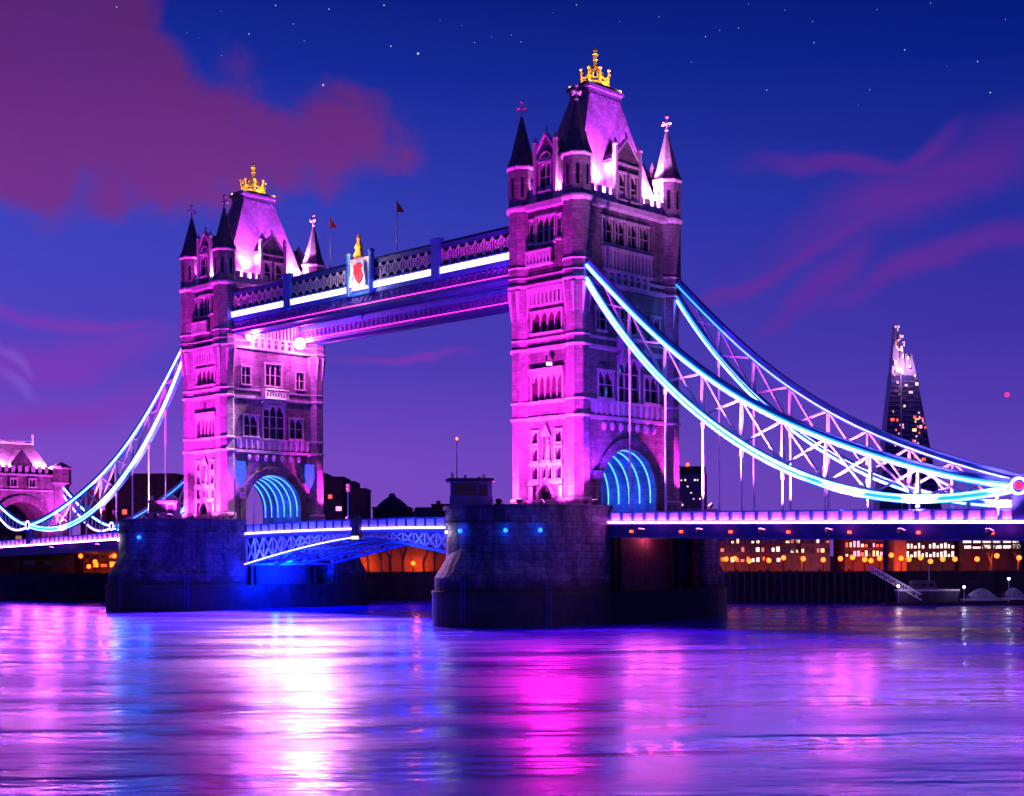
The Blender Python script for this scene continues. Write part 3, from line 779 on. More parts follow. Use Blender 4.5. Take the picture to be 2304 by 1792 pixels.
# ------------------------------------------------------------------ lifting span (two leaves)
def zb(x): return 13.02 + .35 * (1 - ((x + 41) / 30.4) ** 2)
def zlow(x): return 12.0 - 4.2 * (abs(x + 41) / 30) ** 1.35
def make_leaf(x0, x1, label):
    xm = (x0 + x1) / 2
    root = thing('lifting_leaf', label, 'bridge leaf', (xm, 0, zb(xm) - 1), 'lifting leaves of the bridge')
    xs = np.linspace(x0, x1, 13)
    def sw(nm, m, y, w, dz, h, par=root, f=zb):
        b = MB(); b.ribbon([(x, y, f(x) + dz) for x in xs], w, h); return b.build(nm, m, par)
    sw('roadway', 'road', 0, 18.6, -.2, .3)
    for y in (-9.3, -3.1, 3.1, 9.3):
        t = sw('truss', 'steel_deep', y, .4, -.55, .5)
        sw('bottom_chord', 'steel_blue', y, .7, 0, .42, t, zlow)
        b = MB()
        for i in range(12):
            p, q = xs[i], xs[i + 1]
            b.bar((p, y, zlow(p)), (p, y, zb(p) - .5), .26); 
            b.bar((p, y, zlow(p)), (q, y, zb(q) - .5), .24); b.bar((p, y, zb(p) - .5), (q, y, zlow(q)), .24)
        b.build('truss_web', 'steel_white', t)
    if x0 < -50:
        sw('light_strip', 'led_white', -9.72, .1, .05, .16, f=zlow)
    b = MB()
    for p in xs[::2]: b.bar((p, -9.1, zlow(p)), (p, 9.1, zlow(p)), .3)
    for p, q in zip(xs[:-2:2], xs[2::2]): b.bar((p, -9.1, zlow(p)), (q, 9.1, zlow(q)), .2); b.bar((p, 9.1, zlow(p)), (q, -9.1, zlow(q)), .2)
    b.build('cross_brace', 'steel_white', root)
    for s in (-1, 1):
        sw('light_strip', 'led_white', s * 9.68, .2, 0, .34)
        sw('handrail', 'steel_blue', s * 9.5, .3, 1.45, .16)
    n = int(abs(x1 - x0) / 2.1); w = (x1 - x0) / n
    for i in range(n):
        x = x0 + i * w; z = zb(x + w / 2)
        b = MB(); b.box(min(x, x + w) + .45, max(x, x + w) - .1, -9.53, -9.47, z + .3, z + 1.3); b.build('parapet_panel', 'steel_white', root)
        b = MB(); b.box(min(x, x + w) + .05, min(x, x + w) + .38, -9.62, -9.4, z + .1, z + 1.4); b.build('parapet_post', 'steel_deep', root)
    b = MB(); b.ribbon([(x, 9.4, zb(x) + .75) for x in xs], .1, 1.2); b.build('parapet_back', 'steel_white', root)
    return root
leaf_far = make_leaf(-71.4, -41.05, 'longer looking leaf of the lifting span, blue trusses beside the farther pier')
leaf_near = make_leaf(-40.95, -10.6, 'leaf of the lifting span beside the nearer pier, blue trusses and white lit edge')
# the lock housing where the leaves meet
lk = MB(); lk.box(-41.9, -40.1, -10.3, -9.75, 11.9, 14.9); lk.box(-42.2, -39.8, -10.25, -9.8, 12.0, 12.6); lk.box(-41.6, -40.4, -10.1, -9.7, 14.9, 15.5)
o = lk.build('lock_housing', 'dark_metal', leaf_far)
for x in (-41.6, -41.0, -40.4):
    b = MB(); b.ball((x, -10.35, 11.95), .3, 8, 6); b.build('lock_lamp', 'win_warm', o)
b = MB(); b.lathe(-43.6, -9.6, [(.14, 14.5), (.1, 18.6), (.1, 19.2)], 8); b.box(-43.95, -43.25, -9.75, -9.45, 19.2, 20.5)
sp = b.build('signal_post', 'steel_white', leaf_far)
for z in (19.5, 20.1):
    b = MB(); b.ball((-43.3, -9.8, z), .24, 8, 6); b.build('signal_lamp', 'lamp_rose', sp)

# ------------------------------------------------------------------ high walkways
def make_walkway(yo, yi, label, arms):
    """yo: outer face, yi: inner face"""
    xa, xb = -76.3, -5.7; ym = (yo + yi) / 2; s = 1 if yo > yi else -1
    root = thing('high_walkway', label, 'walkway', ((xa + xb) / 2, ym, 47.7), 'high level walkways between the towers')
    y0, y1 = min(yo, yi), max(yo, yi)
    b = MB(); b.box(xa, xb, y0 + .3, y1 - .3, 47.9, 48.5); b.build('floor_deck', 'steel_deep', root)
    b = MB(); b.box(xa, xb, y0 + .1, y1 - .1, 54.6, 55.1); b.prism([(y0 + .3, 55.1), (y1 - .3, 55.1), (ym, 55.9)], lambda u, z, d: (d, u, z), xa, xb); b.build('walkway_roof', 'steel_deep', root)
    for yf, sg in ((y0, -1), (y1, 1)):
        T = lambda u, z, d, yf=yf, sg=sg: (u, yf + sg * d, z)
        b = MB(); b.obox(T, xa, xb, 51.9, 54.6, -.5, -.42)
        w = b.build('glazing', 'glass', root)
        b = MB(); b.obox(T, xa, xb, 54.35, 55.0, -.3, .12); b.obox(T, xa, xb, 51.75, 52.0, -.3, .1); b.build('top_chord', 'steel_deep', root)
        b = MB(); L = 1.75; k = xa + .2
        while k < xb - L:                              # crossed lattice with rings
            b.bar(T(k, 52.0, 0), T(k + L, 54.35, 0), .16, .12, up=(0, 1, 0)); b.bar(T(k, 54.35, 0), T(k + L, 52.0, 0), .16, .12, up=(0, 1, 0))
            c = [T(k + L / 2 + .5 * math.cos(a), 53.17 + .6 * math.sin(a), .02) for a in np.linspace(0, 2 * PI, 13)]
            b.tube(c, .08, 5); b.bar(T(k, 52, 0), T(k, 54.35, 0), .14)
            k += L
        b.build('lattice_side', 'steel_white', root)
        b = MB(); b.obox(T, xa, xb, 49.9, 50.6, -.4, .3); b.obox(T, xa, xb, 51.55, 51.75, -.3, .32)
        b.build('cornice', 'steel_blue', root)
        lit = sg < 0
        if yo < 0 and lit:
            k = xa; dn = MB(); dn.obox(T, xa, xb, 50.62, 51.5, -.2, .30)
            while k < xb: dn.obox(T, k, k + .12, 51.2, 51.55, .3, .38); k += 1.2
            dn.build('cornice_light', 'led_white', root)
        else:
            b = MB(); b.obox(T, xa, xb, 50.6, 51.55, -.3, .1); b.build('frieze', 'steel_blue', root)
        b = MB(); b.obox(T, xa, xb, 48.3, 49.9, -.3, .0)
        k = xa + .3
        while k < xb - 1.2:
            c = [T(k + .6 + .42 * math.cos(a), 49.15 + .42 * math.sin(a), .06) for a in np.linspace(0, 2 * PI, 9)]
            b.tube(c, .09, 4); b.obox(T, k - .06, k + .06, 48.3, 49.9, 0, .14); k += 1.2
        f = b.build('lower_fascia', 'fascia', root)
        b = MB(); b.obox(T, xa, xb, 47.75, 48.3, -.3, .25); b.build('bottom_chord', 'steel_deep', f)
        b = MB(); b.obox(T, xa, xb, 48.32, 48.46, .06, .24); b.build('light_strip', 'led_magenta', f)
        for x in (-59.1, -22.9):
            p = MB(); p.obox(T, x - .9, x + .9, 50.0, 55.6, -.2, .5); p.obox(T, x - 1.1, x + 1.1, 55.6, 55.9, -.3, .6); p.build('pilaster', 'steel_blue', root)
    if arms:
        T = lambda u, z, d: (u, y0 - d, z)
        p = MB(); p.obox(T, -42.4, -38.0, 50.6, 55.6, .3, .55); a = p.build('arms_panel', 'steel_white', root)
        for x in (-42.9, -37.4):
            p = MB(); p.lathe(*T(x, 0, .5)[:2], [(.42, 49.9), (.42, 56.0), (.55, 56.1), (.55, 56.5), (.3, 56.7)], 10); p.build('arms_post', 'steel_blue', a)
        p = MB(); p.prism([(-41.2, 54.6), (-39.2, 54.6), (-39.1, 53.2), (-39.5, 52.2), (-40.2, 51.6), (-40.9, 52.2), (-41.3, 53.2)], T, .55, .8)
        for z in (53.3,): p.obox(T, -41.2, -39.2, z - .1, z + .1, .8, .9)
        p.obox(T, -40.3, -40.1, 51.9, 54.6, .8, .9); p.build('arms_shield', 'red_flag', a)
        for sx in (-1, 1):
            p = MB(); c = -40.2 + sx * 1.5
            p.tube([T(c + sx * .3, 51.2, .75), T(c + sx * .25, 52.4, .8), T(c - sx * .1, 53.5, .85), T(c, 54.5, .85)], .32, 7, .2); p.ball(T(c - sx * .1, 54.8, .85), .36)
            p.tube([T(c, 53.4, .85), T(c - sx * .5, 53.9, .9)], .15, 6, .1); p.build('arms_supporter', 'steel_white', a)
        p = MB(); x, y, _ = T(-40.2, 0, .6)
        p.lathe(x, y, [(.9, 55.6), (1.0, 55.9), (.7, 56.4), (.55, 56.8), (.75, 57.2), (.45, 57.8), (.3, 58.2), (.42, 58.6), (.3, 58.9), (.1, 59.3)], 8)
        p.build('arms_crest', 'gold', a)
        lamp('POINT', 'arms_light', T(-40.2, 57.2, 2.6), 900, (1, .6, .35), .3, parent=a)
        lamp('POINT', 'arms_light', T(-40.2, 52.0, 3.0), 900, (1, .7, .8), .3, parent=a)
    return root
walk_near = make_walkway(-9.3, -6.0, 'nearer high walkway with white lit cornice and coat of arms in its middle', True)
walk_far = make_walkway(9.3, 6.0, 'farther high walkway, dark blue behind and below the white lit one', False)

def flagpole(x, y, h, label):
    root = thing('flagpole', label, 'flagpole', (x, y, 55.5), 'flagpoles on the high walkway')
    b = MB(); b.lathe(x, y, [(.12, 55.5), (.08, 55.5 + h), (.14, 55.6 + h), (.03, 55.8 + h)], 8); b.build('pole', 'steel_white', root)
    f = MB(); n = 6; zt = 55.4 + h
    vs = []
    for i in range(n + 1):
        t = i / n; w = .06 * math.sin(t * 5)
        vs += [(x + .1 + 1.0 * t * RT.x - w, y + 1.0 * t * RT.y + w, zt + .1 - 1.35 * t), (x + .1 + 1.0 * t * RT.x - w, y + 1.0 * t * RT.y + w, zt - 1.6 + .06 * math.sin(6 * t))]
    vs2 = [(p[0] + .03, p[1] - .03, p[2]) for p in vs]
    m = len(vs)
    f.add(vs + vs2, [(2 * i, 2 * i + 1, 2 * i + 3, 2 * i + 2) for i in range(n)] + [(2 * i + 2 + m, 2 * i + 3 + m, 2 * i + 1 + m, 2 * i + m) for i in range(n)] +
          [(2 * i, 2 * i + 2, 2 * i + 2 + m, 2 * i + m) for i in range(n)] + [(2 * i + 1 + m, 2 * i + 3 + m, 2 * i + 3, 2 * i + 1) for i in range(n)])
    f.build('pennant', 'red_flag', root)
flagpole(-51.6, -6.6, 8.9, 'shorter looking flagpole with red pennant, next to the farther tower')
flagpole(-35.0, -6.6, 8.6, 'flagpole with red pennant between the coat of arms and the nearer tower')

# ------------------------------------------------------------------ suspension chains
UPX = [8.0, 9.7, 15.2, 20.9, 26.3, 32.3, 37.1, 45.6, 51.4, 54.5, 59.1, 64.2, 66.2]
UPZ = [46.6, 44.8, 39.8, 34.8, 31.0, 27.2, 24.8, 21.3, 19.2, 18.3, 17.1, 16.1, 15.86]
LOX = [7.4, 13.6, 20.0, 26.5, 32.1, 37.5, 43.1, 49.8, 54.5, 59.1, 63.6, 66.2]
LOZ = [45.0, 37.2, 30.6, 25.6, 22.0, 19.2, 17.0, 15.5, 15.0, 14.95, 15.4, 15.86]
pu = np.polyfit(UPX, UPZ, 6); plo = np.polyfit(LOX, LOZ, 6)
def make_chain(sgn, x_off, y, label, lit=1, px_end=66.2):
    """sgn +1 runs to +x from the nearer tower, -1 to -x from the farther one"""
    X = lambda x: x_off + sgn * x
    root = thing('suspension_chain', label, 'suspension chain', (X(8.0), y, 46), 'suspension chains of the bridge')
    xs = np.linspace(7.0, 65.4, 40)
    up = [(X(x), y, float(np.polyval(pu, x))) for x in xs]
    lo = [(X(x), y, float(np.polyval(plo, x))) for x in xs]
    b = MB(); b.ribbon([(p[0], p[1], p[2] + .28) for p in up], .7, 1.05); u = b.build('upper_chord', 'steel_blue', root)
    b = MB(); b.ribbon(lo, .7, .95); l = b.build('lower_chord', 'steel_blue', root)
    st = 'led_cyan' if lit == 1 else 'led_teal'
    b = MB(); b.ribbon([(p[0], y - .42, p[2] + .0) for p in up], .12, .24 if lit == 1 else .17); b.build('light_strip', st, u)
    if lit == 1:
        b = MB(); b.ribbon([(p[0], y - .375, p[2] + .04) for p in up], .05, .66); b.build('halo_band', 'led_halo', u)  # glowing band stands in for LED light spilling on the chord
        b = MB(); b.ribbon([(p[0], y - .375, p[2]) for p in lo], .05, .98); b.build('halo_band', 'led_halo', l)  # same painted glow along the lower chord
    for q in (-.3, .32):
        b = MB(); b.ribbon([(p[0], y - .42, p[2] + q) for p in lo], .12, .17 if lit == 1 else (.1 if q > 0 else .24)); b.build('light_strip', st if q > 0 or lit == 1 else 'led_cyan', l)
    P = [8.2 + 5.8 * i for i in range(11)]
    zu = lambda x: float(np.polyval(pu, x)) ; zl = lambda x: float(np.polyval(plo, x))
    for i in range(1, 10):
        x = P[i]
        if zu(x) - zl(x) > .9:
            b = MB(); b.bar((X(x), y, zl(x) + .3), (X(x), y, zu(x)), .62, .4, up=(1, 0, 0), w2=.26, h2=.26); b.build('post', 'steel_white', root)
    for i in range(0, 9):
        a, c = P[i] , P[i + 1]
        if i == 0: a = 9.5
        b = MB(); b.bar((X(a), y, zu(a)), (X(c), y, zl(c)), .24, .24, w2=.5); b.build('diagonal', 'steel_white', root)
        b = MB(); b.bar((X(a), y, zl(a)), (X(c), y, zu(c)), .42, .24, w2=.22); b.build('diagonal', 'steel_white', root)
    for i in range(1, 10):
        x = P[i]; zd = zdeck(X(x)) + .1
        b = MB(); b.lathe(X(x), y, [(.14, zd), (.14, zl(x) - 1.6), (.2, zl(x) - 1.5), (.26, zl(x) - .9), (.2, zl(x) - .55)], 8); b.build('hanger', 'steel_white', root)
    xr = 66.2; zr = 15.95
    ring = MB()
    for k in range(20):
        a = 2 * PI * k / 20; a2 = 2 * PI * (k + 1) / 20
        q = [(1.05, -.5), (1.05, .5), (.45, .5), (.45, -.5)]
        vs = [(X(xr) + r * math.cos(t), y + d, zr + r * math.sin(t)) for t in (a, a2) for r, d in q]
        ring.add(vs, [(0, 1, 5, 4), (1, 2, 6, 5), (2, 3, 7, 6), (3, 0, 4, 7)])
    rg = ring.build('pin_ring', 'steel_blue', root)
    c = MB(); c.tube([(X(xr) + .82 * math.cos(t), y - .56, zr + .82 * math.sin(t)) for t in np.linspace(0, 2 * PI, 25)], .14, 6); c.build('ring_light', 'led_white', rg)
    c = MB(); c.tube([(X(xr), y - .62, zr), (X(xr), y + .62, zr)], .44, 16); c.build('pin', 'red_flag', rg)
    pd = MB(); zd = zdeck(X(xr)); pd.box(X(xr) - .8, X(xr) + .8, y - .5, y + .5, zd - .1, zr - .95); pd.build('pin_pedestal', 'steel_deep', root)
    return root
make_chain(1, 0, -9.75, 'brightest cyan lit chain, sweeping right from the front of the nearer tower')
make_chain(1, 0, 9.75, 'dimmer blue chain right of the nearer tower, behind the brightest one', lit=0)
make_chain(-1, -82, -9.75, 'cyan and white chain sweeping down to the left from the farther tower', lit=1)
make_chain(-1, -82, 9.75, 'chain mostly hidden behind the farther tower and its pier, blue', lit=0)
def short_chain(y, x0, x1, sg, label):
    root = thing('abutment_chain', label, 'suspension chain', (x0, y, 15.9), 'short chains rising to the bank towers')
    xs = np.linspace(0, 1, 14); L = x1 - x0
    up = [(x0 + L * t, y, 16.1 + 9.5 * t ** 1.45) for t in xs]; lo = [(x0 + L * t, y, 15.4 - 1.4 * math.sin(PI * min(1, t * 1.6)) * .6 + 8.6 * t ** 2.1) for t in xs]
    b = MB(); b.ribbon(up, .6, .8); u = b.build('upper_chord', 'steel_blue', root)
    b = MB(); b.ribbon([(p[0], y - .36, p[2]) for p in up], .1, .34); b.build('light_strip', 'led_cyan', u)
    b = MB(); b.ribbon(lo, .6, .7); l = b.build('lower_chord', 'steel_blue', root)
    b = MB(); b.ribbon([(p[0], y - .36, p[2]) for p in lo], .1, .36); b.build('light_strip', 'led_white', l)
    for k in range(1, 13):
        b = MB(); b.bar(lo[k], up[k], .2); b.build('post', 'steel_white', root)
short_chain(-9.75, -149.3, -170.5, -1, 'short chain rising left to the bank tower, white lit underside')
short_chain(9.75, -149.3, -170.5, -1, 'short chain behind, rising to the far corner of the bank tower')
for y, lab in ((-9.75, 'short chain rising right from the ring at the picture edge, in front'), (9.75, 'short chain beyond the right picture edge, on the far side of the road')):
    if y < 0: short_chain(y, 67.3, 86, 1, lab)

# ------------------------------------------------------------------ bank tower at the left end
def make_bank_tower():
    ox = -171.0
    root = thing('bank_tower', 'low stone gate tower with steep lit roof at the left picture edge', 'gate tower', (ox, 0, 0))
    T = lambda u, z, d: (ox + d, u, z); AW, AS = 6.2, 15.6
    b = MB(); ap = arch_pts(0, AW, AS, 20)
    b.prism([(-9.2, 2), (-9.2, 29.5), (9.2, 29.5), (9.2, 2), (AW, 2)] + ap + [(-AW, 2)], T, -9, 0); b.build('wall', 'granite', root)
    b = MB()
    for k, (r, dd) in enumerate(((6.4, .15), (6.9, .32), (7.4, .5))):
        b.ribbon([T(u, z, dd / 2) for u, z in [(r, 9)] + arch_pts(0, r, AS, 22) + [(-r, 9)]], dd, .45, side=(1, 0, 0))
    b.build('archivolt', 'granite', root)
    for s in (-1, 1):
        t = MB(); t.lathe(ox - .5, s * 9.6, [(1.9, 2), (1.9, 25.4), (2.4, 26.2), (2.4, 29.6), (2.2, 29.8)]); tt = t.build('corner_turret', 'turret_stone', root)
        c = MB(); c.lathe(ox - .5, s * 9.6, [(2.5, 26.0), (2.6, 26.3), (2.4, 26.6)]); c.lathe(ox - .5, s * 9.6, [(2.4, 29.5), (2.6, 29.7), (2.5, 30.0)]); c.build('string_course', 'portland', tt)
        c = MB(); c.lathe(ox - .5, s * 9.6, [(2.5, 30.0), (.3, 31.2)]); c.build('turret_cap', 'slate', tt)
    b = MB(); b.obox(T, -7.4, 7.4, 27.6, 28.1, 0, .4); b.obox(T, -7.4, 7.4, 24.2, 24.5, 0, .3)
    b.build('string_course', 'portland', root)
    b = MB(); k = -7.4
    while k < 7: b.obox(T, k, k + .9, 28.1, 29.9, -.3, .1); k += 1.6
    b.obox(T, -7.4, 7.4, 28.1, 29.2, -.35, .0)
    b.build('battlement', 'portland', root)
    for u in (-6, -2.2, 2.2):
        w = window(lambda a, z, d: (ox + d + .45, a, z), u - .7, u + .7, 25.2, 26.9, root, nm=2, tr=0)
    r = MB(); z0, z1 = 28.6, 35.2
    v = [(ox - 8.5, -8.4, z0), (ox - .8, -8.4, z0), (ox - .8, 7.6, z0), (ox - 8.5, 7.6, z0), (ox - 4.65, -5.2, z1), (ox - 4.65, 4.9, z1)]
    r.add(v, [(0, 1, 4), (1, 2, 5, 4), (2, 3, 5), (3, 0, 4, 5), (3, 2, 1, 0)]); rf = r.build('roof', 'roof_slate', root)
    c = MB(); c.bar((ox - 4.65, -5.2, z1 + .1), (ox - 4.65, 4.9, z1 + .1), .5, .3)
    for y in np.linspace(-5, 4.6, 20): c.bar((ox - 4.65, y, z1 + .2), (ox - 4.65, y, z1 + .75), .22, .22, w2=.1, h2=.1)
    c.lathe(ox - 4.65, 4.9, [(.25, z1), (.2, z1 + 1.6), (.32, z1 + 1.8), (.05, z1 + 2.6)], 8); c.build('ridge_cresting', 'portland', rf)
    g = MB()
    T2 = lambda u, z, d: (ox + d - .2, u, z)
    g.prism([(-2.6, 29.2), (2.6, 29.2), (2.6, 30.6), (0, 33.6), (-2.6, 30.6)], T2, -3, 0); dd = g.build('dormer', 'granite', root)
    lamp('POINT', 'roof_light', (ox + .3 - .8, -5.0, 29.9), 16000, (1, .16, 1), .4, parent=root)
    lamp('POINT', 'roof_light', (ox + .3 - .8, 5.4, 29.9), 16000, (1, .16, 1), .4, parent=root)
    lamp('POINT', 'roof_light', (ox - 2.5, 8.4, 30.0), 9000, (1, .16, 1), .4, parent=root)
    lamp('SPOT', 'facade_light', (ox + 10, 3, 14.5), 22000, (1, .05, .85), .6, (ox, 2, 23), 110, parent=root)
    lamp('POINT', 'facade_light', (ox + 3.5, 8.2, 21), 1500, (1, .05, .85), .5, parent=root)
    b = MB(); b.box(ox - 10, ox + 5, -11, 11, -1, 9.2); b.build('abutment', 'pier_stone', root)
    return root
make_bank_tower()

# ------------------------------------------------------------------ control cabins, mast, small things on the piers
def cabin(cx, cy, w, d, z, h, label, roof_over=.5):
    root = thing('control_cabin', label, 'cabin', (cx, cy, z), 'cabins on the bridge piers')
    def P(a, b): p = Vector((cx, cy, 0)) + RT * a + D * b; return (p.x, p.y)
    def pbox(m, a0, a1, b0, b1, z0, z1): m.plan([P(a0, b0), P(a1, b0), P(a1, b1), P(a0, b1)], z0, z1)
    b = MB(); pbox(b, -w / 2, w / 2, -d / 2, d / 2, z, z + h * .4); pbox(b, -w / 2 + .1, w / 2 - .1, -d / 2 + .1, d / 2 - .1, z + h * .4, z + h); b.build('cabin_body', 'cabin_blue', root)
    b = MB(); pbox(b, -w / 2 + .45, w * .12, -d / 2 + .02, -d / 2 + .2, z + h * .45, z + h * .92); b.build('window', 'glass', root)
    b = MB(); pbox(b, w * .2, w * .38, -d / 2 + .02, -d / 2 + .2, z + h * .42, z + h * .85); b.build('window', 'win_dark', root)
    b = MB(); pbox(b, -w / 2 - roof_over, w / 2 + .2, -d / 2 - .3, d / 2 + .3, z + h, z + h + .3); pbox(b, -w / 2 - roof_over + .3, w / 2, -d / 2, d / 2, z + h + .3, z + h + .42); r = b.build('cabin_roof', 'dark_metal', root)
    b = MB()
    for a, hh in ((-w / 2 + .1, .8), (-w * .18, .5), (w * .15, .3), (w * .26, .6)): pbox(b, a, a + .35, -.2, .2, z + h + .42, z + h + .42 + hh)
    b.build('roof_vent', 'steel_white', r)
    return root
p = at(-5.3, 186)
cabin(-2.6, -22.2, 5.6, 4.0, 15.5, 3.2, 'dark control cabin with overhanging roof on the nearer pier')
pm = Vector((-2.6, -22.2, 0)) + RT * (-1.9)
root = thing('signal_mast', 'thin mast with small orange lamp rising from the cabin roof', 'mast', (pm.x, pm.y, 19.1))
b = MB(); b.lathe(pm.x, pm.y, [(.12, 19.1), (.07, 24.2)], 8); b.build('pole', 'steel_white', root)
b = MB(); b.ball((pm.x, pm.y, 24.4), .2, 8, 6); b.build('mast_lamp', 'lamp_orange', root)
cabin(-84.0, -17.5, 5.0, 3.4, 15.5, 3.0, 'small grey cabin with dark windows on the farther pier', .2)

def railing_lamp(x, y, z, label):
    pass

# ------------------------------------------------------------------ floodlights (modelled fittings with their own light, several of them added)
MAG = (1.0, .022, .86); PNK = (1.0, .05, .9); VIO = (.55, .08, 1.0)
def floodlight(loc, target, power, col, angle, label, size=.35, blend=.7, group='floodlights along the bridge', hot=None):
    loc = Vector(loc); d = (Vector(target) - loc).normalized()
    root = thing('floodlight', label, 'floodlight', loc, group)
    b = MB(); b.bar(loc - d * .45, loc, .55, .42, w2=.8, h2=.6); b.bar(loc - d * .2 - Vector((0, 0, .55)), loc - d * .2, .12); b.build('housing', 'dark_metal', root)
    b = MB(); b.bar(loc + d * .01, loc + d * .04, .7, .5); b.build('lens', hot or 'flood_lens', root)
    lamp('SPOT', 'floodlight_beam', loc + d * .5, power, col, size, target, angle, blend, parent=root)
    return root
for ox, tn in ((0, 'nearer'), (-82, 'farther')):
    k = 1.0 if ox == 0 else 1.15
    floodlight((ox + 1.8, -21.5, 16.2), (ox - .8, -FY, 31), 105000 * k, MAG, 88, 'floodlight on the %s pier top aimed at the middle of the tower side' % tn)
    floodlight((ox + 4.6, -20.6, 16.2), (ox + .5, -FY, 48), 90000 * k, MAG, 44, 'floodlight on the %s pier top aimed at the upper stage of the tower side' % tn)
    floodlight((ox + 3.4, -15.2, 16.2), (ox + 4.6, -TY, 22), 30000 * k, PNK, 110, 'floodlight on the %s pier close under the front turret' % tn)
    floodlight((ox - 6.6, -14.6, 16.2), (ox - 5.0, -TY, 21), 20000 * k, PNK, 110, 'floodlight on the %s pier close under the rear turret' % tn)
    floodlight((ox + 9.4, -13.2, 16.2), (ox + 6.4, -TY, 21), 11000 * k, MAG, 36, 'floodlight on the %s pier at the corner by the road arch' % tn)
    floodlight((ox + 9.6, 13.6, 16.2), (ox + 6.2, TY, 21.5), 36000 * k, MAG, 42, 'floodlight on the %s pier beside the far turret of the road arch' % tn)
    floodlight((ox + 10.0, -12.0, 16.1), (ox + FX, 1, 40), (34000 if ox == 0 else 14000), (.22, .015, 1.0), 80, 'added violet fill light on the %s pier washing the face with the road arch' % tn)  # added fill that tints the road arch face violet
    # behind the battlements, washing roof and spires
    par = near_tower if ox == 0 else far_tower
    for yy in (-5.3, 5.6):
        lamp('POINT', 'roof_light', (ox + 5.0, yy, 58.6), 7000, (1, .13, 1), .3, parent=par)
        lamp('SPOT', 'roof_beam', (ox + 5.5, yy, 59.3), 150000, (.62, .05, 1), .3, (ox + 2.6, yy * .45, 68.5), 85, .8, parent=par)
    lamp('POINT', 'roof_light', (ox + 4.3, 6.9, 60.3), 16000, (1, .2, 1), .25, parent=par)
    lamp('POINT', 'roof_light', (ox + 2.7, -9.6, 58.6), 2600, (1, .17, 1), .3, parent=par)
    lamp('POINT', 'roof_light', (ox - 2.7, -9.6, 58.6), 2600, (1, .17, 1), .3, parent=par)
    lamp('SPOT', 'spire_beam', (ox + 4.2, 4.9, 61.6), 60000, (1, .26, 1), .2, (ox + 5.0, 9.5, 66.5), 46, .7, parent=par)
    # road arch, blue
    lamp('POINT', 'arch_light', (ox + 1.5, 0, 17.0), 4500, (.0, .06, 1), .6, parent=par)
    # crown
    for i, j in ((2.5, -3.9), (-2.4, -3.9), (2.5, 3.9), (3.0, 0)):
        lamp('SPOT', 'crown_light', (ox + i, j, 74.7), 1500, (1, .6, .2), .15, (ox, 0, 77.8), 75, .5, parent=par)
for k, x in enumerate((18, 27, 36, 45, 54, 64)):  # added floodlights that brighten the webs of the right chains
    lab = ('nearest the pier', 'second out from the pier', 'third out from the pier', 'fourth out from the pier', 'over the red warehouse', 'under the ring at the picture edge')[k]
    zc = float(np.polyval(pu, x) + np.polyval(plo, x)) / 2; zd = zdeck(x)
    floodlight((x, -12.4, zd - .9), (x + 1.5, -9.75, zc + 3), (13000 + 2500 * (zc - zd) ** 1.6) * (.2 if k == 0 else .3 if k == 5 else 1), (1, .26, 1), 48 if k == 0 else 72, 'added outrigger floodlight on the right girder ' + lab, size=.2)
    lamp('SPOT', 'added_chain_beam', (x, 7.2, zd + .6), (9000 + 1200 * (zc - zd) ** 1.6) * (.3 if k == 0 else 1), (1, .2, 1), .2, (x + 1.5, 9.75, zc), 50 if k == 0 else 85, .7, parent=right_span)  # added unseen beam that brightens the rear chain
for k, x in enumerate((-100, -116, -134)):  # added floodlights for the left chain web
    lab = ('nearest the farther pier', 'in the middle', 'nearest the bank tower')[k]
    zc = float(np.polyval(pu, -82 - x) + np.polyval(plo, -82 - x)) / 2; zd = zdeck(x)
    floodlight((x, -12.4, zd - .9), (x, -9.75, zc + 3), 6000 + 800 * (zc - zd) ** 1.6, (1, .24, 1), 66, 'added outrigger floodlight on the left girder ' + lab, size=.2)
floodlight((1.2, -11.2, 34.9), (22, -36, 0), 90000, (1, .008, .72), 72, 'added floodlight over the window of the nearer tower, tinting the water', size=.9)  # added lamp that gives the water its magenta column
for x in np.arange(15, 80, 3.4):  # added spots without fittings, pink and violet patches on the water
    x = float(x)
    lamp('SPOT', 'added_water_spot', (x, -10.6, 12.3 - x * .012), (1900 if int(x) % 3 == 0 else 700), ((1, .09, .95) if int(x) % 3 == 0 else (.22, .04, 1)), .3, (x + 10 + 5 * math.sin(x), -28, 0), 78, 1.0, parent=right_span)
for x in (-108, -117, -126, -135, -144, -153):  # added spots for the pink bands on the water at left
    lamp('SPOT', 'added_water_spot', (x, -10.6, 11.0), 6000, (1, .08, 1), .3, (x + 18, -28, 0), 62, 1.0, parent=left_span)
# the two glaring lamps under the walkways on the farther tower
for y, z, lab in ((-5.6, 48.0, 'glaring white floodlight under the near end of the walkway, farther tower'), (5.0, 47.6, 'glaring white floodlight at the far corner of the farther tower')):
    root = thing('flare_lamp', lab, 'floodlight', (-74.6, y, z), 'glaring lamps under the walkways')
    b = MB(); b.box(-75.9, -74.9, y - .6, y + .6, z + .55, z + .85); b.box(-75.9, -75.6, y - .5, y + .5, z - .5, z + .6); b.build('bracket', 'dark_metal', root)
    b = MB(); b.ball((-75.0, y, z), 1.0, 12, 8, 1.1); b.build('lamp_globe', 'flood_lens', root)
    lamp('POINT', 'flare_light', (-73.6, y, z - .2), 11000, (1, .10, .85), .9, parent=root)
    lamp('SPOT', 'flare_beam', (-73.2, y, z - .1), 560000, (1, .46, .97), .9, (-46, -29, 0), 80, 1.0, parent=root)
    lamp('SPOT', 'flare_beam', (-73.2, y, z - .1), 40000, (1, .10, .95), .9, (20, -75, 0), 70, 1.0, parent=root)

